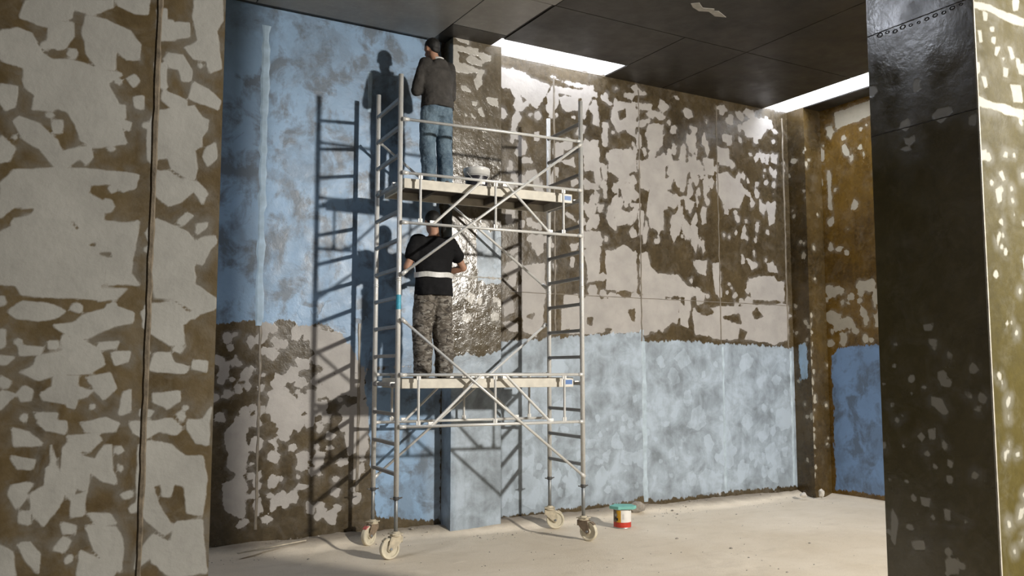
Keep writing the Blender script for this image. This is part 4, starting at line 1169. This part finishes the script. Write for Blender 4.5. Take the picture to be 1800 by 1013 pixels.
def person(name, loc, rz, h, P):
    root = empty(name, loc, rz)
    k = h / 1.70
    root.scale = (k, k, k)
    hip, gap = 0.90, P['gap']
    legs = []
    for s, fx, fy in ((-1, -gap, P['fy'][0]), (1, gap, P['fy'][1])):
        legs.append([((s * 0.088, 0, 0.86), 0.088), ((s * (0.088 + gap) / 2 + s * 0.01, 0.022 + fy * 0.5, 0.49), 0.056), ((fx, fy - 0.02, 0.27), 0.052), ((fx, fy - 0.03, 0.09), 0.036)])
    sh = 1.385
    arms = []
    for s, key in ((-1, 'la'), (1, 'ra')):
        e, w = Vector(P[key][0]), Vector(P[key][1])
        arms.append((s, Vector((s * P['shoulder'], 0.0, sh)), e, w))
    # --- body, one skin from head to ankles
    bm = bmesh.new()
    loft(bm, [((0, 0, 0.84), 0.135, 0.095), ((0, 0, 0.92), 0.15, 0.10), ((0, 0, 1.05), 0.135, 0.088), ((0, 0.0, 1.2), 0.155, 0.098), ((0, 0, 1.33), 0.165, 0.095), ((0, -0.005, 1.42), 0.11, 0.07), ((0, -0.005, 1.46), 0.06, 0.055)])
    hc = Vector(P['head'])
    limb(bm, [((0, -0.012, 1.40), 0.058), (tuple(hc + Vector((0, -0.03, -0.07))), 0.053)])
    R, HP = head_parts(bm, hc, P['hyaw'], P['hpitch'])
    for lg in legs: limb(bm, lg)
    for s, a, e, w in arms:
        limb(bm, [(a, 0.05), (a.lerp(e, 0.5), 0.044), (e, 0.038), (e.lerp(w, 0.35), 0.038), (w, 0.025)])
        hand(bm, w, w - e, P.get('hup', (0, 0, 1)), s)
    grow('body', bm, P['skin'], root, 0.0085, 4)
    # --- hair / cap
    bm = bmesh.new()
    ball(bm, HP(0, -0.016, 0.034), 0.103, (0.80, 0.97, 0.93), R)
    ball(bm, HP(0, -0.062, -0.022), 0.06, (1.02, 0.62, 0.9), R)
    ho = grow('hair', bm, M_HAIR, root, 0.009, 3)
    # keep the face clear
    Ri = R.transposed()
    for v in ho.data.vertices:
        q = Ri @ (v.co - hc)
        if q.y > 0.03 and q.z < 0.06:
            v.co = hc + R @ Vector((q.x * 0.8, 0.0, q.z))
    # --- trousers
    bm = bmesh.new()
    loft(bm, [((0, 0, 0.80), 0.155, 0.115), ((0, -0.008, 0.88), 0.182, 0.128), ((0, 0, 0.97), 0.172, 0.112), ((0, 0, 1.01), 0.165, 0.105)])
    for s in (-1, 1): ball(bm, (s * 0.075, -0.055, 0.885), 0.095, (0.95, 0.85, 1.0))
    for lg in legs:
        (a, _), (b, _), (c, _), (d, _) = lg
        t0, t1, t2, t3 = P['trouser']
        limb(bm, [(a, t0), (tuple(Vector(a).lerp(Vector(b), 0.5)), (t0 + t1) / 2 + 0.003), (b, t1), (c, t2), ((d[0], d[1] + 0.012, d[2] - 0.015), t3)])
    tro = grow('trousers', bm, P['trmat'], root, 0.011, 5, P['tfold'], 0.07)
    # --- top
    bm = bmesh.new()
    lo = P['hem']
    loft(bm, [((0, -0.012, lo), P['tw'] + 0.010, 0.158), ((0, -0.012, lo + 0.08), P['tw'] + 0.006, 0.152), ((0, -0.004, 1.07), P['tw'] - 0.004, 0.126), ((0, -0.006, 1.2), P['tw'] + 0.012, 0.128), ((0, -0.008, 1.32), P['tw'] + 0.018, 0.122), ((0, -0.006, 1.40), 0.155, 0.092), ((0, -0.008, 1.45), 0.085, 0.068)])
    for s, a, e, w in arms:
        if P['long']:
            limb(bm, [(a - Vector((s * 0.02, 0, 0)), 0.082), (a.lerp(e, 0.5), 0.068), (e, 0.060), (e.lerp(w, 0.5), 0.054), (e.lerp(w, 0.97), 0.041)])
        else:
            limb(bm, [(a - Vector((s * 0.03, 0, 0)), 0.085), (a, 0.078), (a.lerp(e, 0.52), 0.072)])
    if P['long']:
        ball(bm, (0, -0.085, 1.405), 0.075, (1.25, 0.55, 0.7))      # folded hood
    top = grow('jacket' if P['long'] else 'shirt', bm, P['topmat'], root, 0.0105, 5, P['sfold'], 0.10)
    if P.get('collar'):
        bm = bmesh.new()
        lathe(bm, [(0.066, 1.445), (0.070, 1.475), (0.062, 1.482), (0.058, 1.45)], 22, (0, -0.012, 0))
        bm_obj('shirt_collar', bm, M_WHITE, root, True)
    if P.get('band'):
        z = P['band']
        bm = bmesh.new()
        n = 32
        rows = []
        for zz, o in ((z - 0.026, 0.010), (z + 0.026, 0.010), (z + 0.026, 0.0), (z - 0.026, 0.0)):
            rows.append([bm.verts.new(((P['tw'] + 0.004 + o) * math.cos(2 * math.pi * q / n), -0.004 + (0.135 + o) * math.sin(2 * math.pi * q / n), zz + 0.004 * math.sin(q))) for q in range(n)])
        for i in range(4):
            for q in range(n):
                bm.faces.new((rows[i][q], rows[i][(q + 1) % n], rows[(i + 1) % 4][(q + 1) % n], rows[(i + 1) % 4][q]))
        bm_obj('reflective_band', bm, simple('pale_reflective_tape', (0.62, 0.62, 0.60), 0.45, 0, 0.15, 30), root)
    for s, lg in zip((-1, 1), legs):
        d = lg[-1][0]
        shoe('shoe', d[0], d[1] + 0.02, 0.0, -s * 0.12, P['shoemat'], M_SOLE, root)
    return root

DZU, DZL = ZT - RS * 3 + 0.062, ZT - RS * 10 + 0.062
def on_deck(x, y, z):
    return TW.matrix_basis @ Vector((x, y, z)) if False else Matrix.Translation(TW.location) @ Matrix.Rotation(TW.rotation_euler.z, 4, 'Z') @ Vector((x, y, z))

SKIN = skin_mat('tanned_skin', (0.42, 0.23, 0.15))
pA = person('person', on_deck(0.53, 0.40, DZU), math.radians(4), 1.60, dict(
    gap=0.105, fy=(0.0, 0.0), shoulder=0.165, head=(-0.055, 0.03, 1.585), hyaw=0.22, hpitch=-0.2,
    la=((-0.245, 0.03, 1.075), (-0.10, 0.27, 1.16)), ra=((0.215, 0.06, 1.09), (0.08, 0.29, 1.22)), skin=SKIN,
    trouser=(0.106, 0.089, 0.086, 0.082), trmat=denim(), tfold=0.022, hem=0.90, tw=0.185, long=True,
    topmat=cloth('brown_grey_jacket', (0.058, 0.054, 0.050), 0.35, 5), sfold=0.022, collar=True, shoemat=simple('dusty_dark_shoes', (0.10, 0.095, 0.09), 0.7)))
tag(pA, 'person in dark jacket and blue jeans standing on the upper deck', 'person')
pB = person('person', on_deck(0.50, 0.38, DZL), math.radians(2), 1.70, dict(
    gap=0.122, fy=(0.0, 0.0), shoulder=0.195, head=(0.0, 0.035, 1.60), hyaw=-0.05, hpitch=-0.22,
    la=((-0.29, 0.02, 1.12), (-0.15, 0.27, 1.20)), ra=((0.365, 0.03, 1.15), (0.20, 0.23, 1.10)), skin=SKIN,
    trouser=(0.116, 0.104, 0.101, 0.094), trmat=camo(), tfold=0.022, hem=0.835, tw=0.20, long=False, band=1.045,
    topmat=cloth('black_cotton', (0.012, 0.012, 0.013), 0.35, 6), sfold=0.018, shoemat=simple('dark_work_shoes', (0.05, 0.045, 0.04), 0.7)))
tag(pB, 'person in black t-shirt and grey camouflage trousers on the lower deck', 'person')

# ================================================================ pail on the upper deck
pz = DZU
bk = empty('paint_pail', on_deck(0.97, 0.36, pz), 0.5)
tag(bk, 'white rimmed paint pail with dark label standing on upper deck', 'bucket')
bm = bmesh.new()
lathe(bm, [(0.0, 0.0), (0.102, 0.0), (0.106, 0.006), (0.126, 0.225), (0.120, 0.225), (0.10, 0.012), (0.0, 0.012)], 40)
bm_obj('pail_body', bm, simple('grey_plastic', (0.55, 0.54, 0.52), 0.4, 0, 0.1), bk, True)
bm = bmesh.new()
lathe(bm, [(0.1245, 0.165), (0.134, 0.168), (0.136, 0.20), (0.141, 0.205), (0.142, 0.236), (0.137, 0.243), (0.128, 0.243), (0.122, 0.232), (0.0, 0.232)], 40)
bm_obj('lid', bm, simple('white_plastic', (0.74, 0.73, 0.70), 0.35, 0, 0.12, 8), bk, True)
bm = bmesh.new()
n = 40
lv = []
for k in range(n + 1):
    th = math.pi * 0.62 + 2 * math.pi * 0.86 * k / n
    lv.append([bm.verts.new(((0.1085 + (0.126 - 0.106) * z / 0.225) * math.cos(th), (0.1085 + (0.126 - 0.106) * z / 0.225) * math.sin(th), z)) for z in (0.03, 0.155)])
for k in range(n): bm.faces.new((lv[k][0], lv[k + 1][0], lv[k + 1][1], lv[k][1]))
lb = bm_obj('label_sheet', bm, simple('navy_print', (0.022, 0.020, 0.028), 0.4, 0, 0.2), bk, True)
def on_pail(th, z, dr=0.002):
    r = 0.1085 + (0.126 - 0.106) * z / 0.225 + dr
    return (r * math.cos(th), r * math.sin(th), z)
v0 = -2.25
tri = [on_pail(v0 - 0.25, 0.075), on_pail(v0 + 0.05, 0.145), on_pail(v0 + 0.42, 0.075), on_pail(v0 + 0.05, 0.07)]
mesh_obj('print_panel', tri, [(0, 3, 2, 1)], simple('grey_print', (0.42, 0.42, 0.43), 0.5), lb)
mesh_obj('print_panel', [on_pail(v0 + 0.95, 0.12), on_pail(v0 + 1.2, 0.12), on_pail(v0 + 1.2, 0.15), on_pail(v0 + 0.95, 0.15)], [(0, 1, 2, 3)], simple('ochre_print', (0.45, 0.30, 0.06), 0.5), lb)
hp = [(0.138 * math.cos(a), 0.138 * math.sin(a), 0.20 - 0.12 * math.sin(t)) for a, t in ((v0 - 1.2 + 2.4 * i / 18, math.pi * i / 18) for i in range(19))]
bm = bmesh.new()
for p, q in zip(hp[:-1], hp[1:]): bm_tube(bm, p, q, 0.003, n=6)
bm_obj('handle', bm, M_ALU, bk, True)

# ================================================================ paint tin on the floor
tin = empty('paint_tin', (6.10, 8.09, 0.0), 0)
tag(tin, 'small paint tin with red base band and turquoise board on the floor', 'paint tin')
HT = 0.212
bm = bmesh.new()
lathe(bm, [(0.0, 0.002), (0.094, 0.002), (0.100, 0.0), (0.102, 0.006), (0.097, 0.012), (0.097, HT - 0.012), (0.101, HT - 0.008), (0.100, HT), (0.090, HT - 0.004), (0.0, HT - 0.006)], 40)
bm_obj('tin_body', bm, simple('tin_plate', (0.55, 0.54, 0.52), 0.35, 0.6, 0.15), tin, True)
def band(name, r, z0, z1, t0, t1, mat, parent, n=28):
    bm = bmesh.new()
    rows = []
    for k in range(n + 1):
        th = t0 + (t1 - t0) * k / n
        rows.append([bm.verts.new((r * math.cos(th), r * math.sin(th), z)) for z in (z0, z1)])
    for k in range(n): bm.faces.new((rows[k][0], rows[k + 1][0], rows[k + 1][1], rows[k][1]))
    return bm_obj(name, bm, mat, parent, True)
vw = math.atan2(-8.09, -6.10)            # towards the middle of the chamber
band('base_band', 0.0985, 0.012, 0.068, 0, 2 * math.pi, simple('red_enamel', (0.55, 0.045, 0.025), 0.4, 0, 0.25, 30), tin, 44)
lab = band('label_sheet', 0.0982, 0.068, HT - 0.014, vw - 0.16, vw + 1.9, simple('white_paper', (0.78, 0.75, 0.70), 0.6, 0, 0.06), tin)
band('label_sheet', 0.0982, 0.068, HT - 0.014, vw - 0.72, vw - 0.16, simple('amber_print', (0.62, 0.33, 0.02), 0.5, 0, 0.12), tin, 14)
band('label_sheet', 0.0982, 0.068, HT - 0.014, vw - 2.2, vw - 0.72, simple('mottled_print', (0.20, 0.15, 0.10), 0.5, 0, 0.7, 40), tin, 20)
for t0, t1, z0, z1 in ((-0.78, -0.5, 0.085, 0.115), (-0.95, -0.74, 0.10, 0.125)):
    band('print_panel', 0.0988, z0, z1, vw + t0, vw + t1, simple('black_print', (0.02, 0.02, 0.02), 0.5), lab, 8)
band('print_panel', 0.0988, 0.13, 0.16, vw - 1.0, vw - 0.62, simple('grey_print', (0.40, 0.38, 0.36), 0.5), lab, 8)
for th in (0.02, 0.10, 0.18):
    band('text_line', 0.0988, 0.10, 0.165 - abs(th - .1) * 0.1, vw + th, vw + th + 0.022, simple('grey_text', (0.30, 0.28, 0.27), 0.6), lab, 2)
bm = bmesh.new()
pl = [(-0.150, -0.045), (-0.060, -0.125), (0.115, -0.105), (0.155, -0.030), (0.110, 0.085), (-0.070, 0.105)]
rot = Matrix.Rotation(math.radians(-30), 2)
pl = [tuple(rot @ Vector(p)) for p in pl]
n = len(pl)
vs = [bm.verts.new((x, y, z)) for z in (HT + 0.0005, HT + 0.034) for x, y in pl]
bm.faces.new(vs[:n]); bm.faces.new(vs[n:])
for k in range(n): bm.faces.new((vs[k], vs[(k + 1) % n], vs[n + (k + 1) % n], vs[n + k]))
bmesh.ops.bevel(bm, geom=list(bm.edges), offset=0.003, segments=1, affect='EDGES')
bd = bm_obj('foam_board', bm, simple('turquoise_foam', (0.20, 0.52, 0.46), 0.7, 0, 0.15, 12), None)
bd.location = (6.10, 8.09, 0.0)
tag(bd, 'turquoise foam board offcut lying on the small paint tin', 'board')

# ================================================================ odds and ends along the wall foot
def chunk(name, loc, s, mat, label, cat, group=None, sc=(1, 1, 1)):
    bm = bmesh.new()
    bmesh.ops.create_icosphere(bm, subdivisions=2, radius=s)
    for v in bm.verts:
        v.co = Vector((v.co.x * sc[0], v.co.y * sc[1], v.co.z * sc[2])) * random.uniform(0.72, 1.12)
    o = bm_obj(name, bm, mat)
    o.location = loc
    tag(o, label, cat, group)
    return o
M_RUB = simple('pale_rubble', (0.62, 0.58, 0.52), 0.85, 0, 0.2, 20, 0.3)
M_RUBD = simple('grey_rubble', (0.30, 0.27, 0.23), 0.85, 0, 0.3, 20, 0.3)
chunk('rubble_chunk', (9.72, 8.42, 0.085), 0.06, M_RUB, 'white rubble chunk at foot of the far corner column', 'rubble', None, (0.7, 0.7, 1.1))
chunk('rubble_chunk', (9.46, 8.50, 0.07), 0.05, M_RUB, 'small pale rubble lump left of the far corner column', 'rubble', None, (1.2, 0.8, 0.7))
chunk('dirt_clod', (6.78, 8.70, 0.085), 0.10, M_RUBD, 'grey dirt clod against the wall right of the paint tin', 'clod', None, (1.3, 0.8, 0.8))
bm = bmesh.new()
bm_box(bm, (-0.36, -0.012, -0.006), (0.36, 0.012, 0.006), 0.002)
st = bm_obj('wooden_lath', bm, simple('pale_wood', (0.50, 0.44, 0.34), 0.8))
st.location = (2.32, 8.60, 0.075)
st.rotation_euler = (0, math.radians(-2), math.radians(14))
tag(st, 'thin pale wooden lath lying at the wall foot on the left', 'lath')

# loose grit: far too much to count
def grit():
    bm = bmesh.new()
    for i in range(700):
        if i < 520:
            x = random.uniform(1.6, 9.8); y = WY - abs(random.gauss(0.12, 0.22)) - 0.02
        else:
            x = random.uniform(2.0, 8.5); y = random.uniform(5.6, 8.6)
        if 4.15 < x < 4.9 and y > 8.5: y -= 0.35
        if math.hypot(x - 6.1, y - 8.09) < 0.2 or math.hypot(x - 6.78, y - 8.7) < 0.2: continue
        s = random.uniform(0.002, 0.007) if random.random() < 0.93 else random.uniform(0.008, 0.016)
        b = fsm(min(1, max(0, (y - 8.52) / 0.33)))
        m = Matrix.Translation((x, y, 0.085 * b + s * 0.3)) @ Matrix.Rotation(random.uniform(0, 6), 4, 'Z') @ Matrix.Diagonal((s * random.uniform(0.7, 1.5), s, s * 0.75, 1))
        bmesh.ops.create_icosphere(bm, subdivisions=1, radius=1.0, matrix=m)
    o = bm_obj('loose_grit', bm, M_RUBD)
    tag(o, 'loose grit and crumbs scattered over the dusty floor', 'grit', None, 'stuff')
grit()
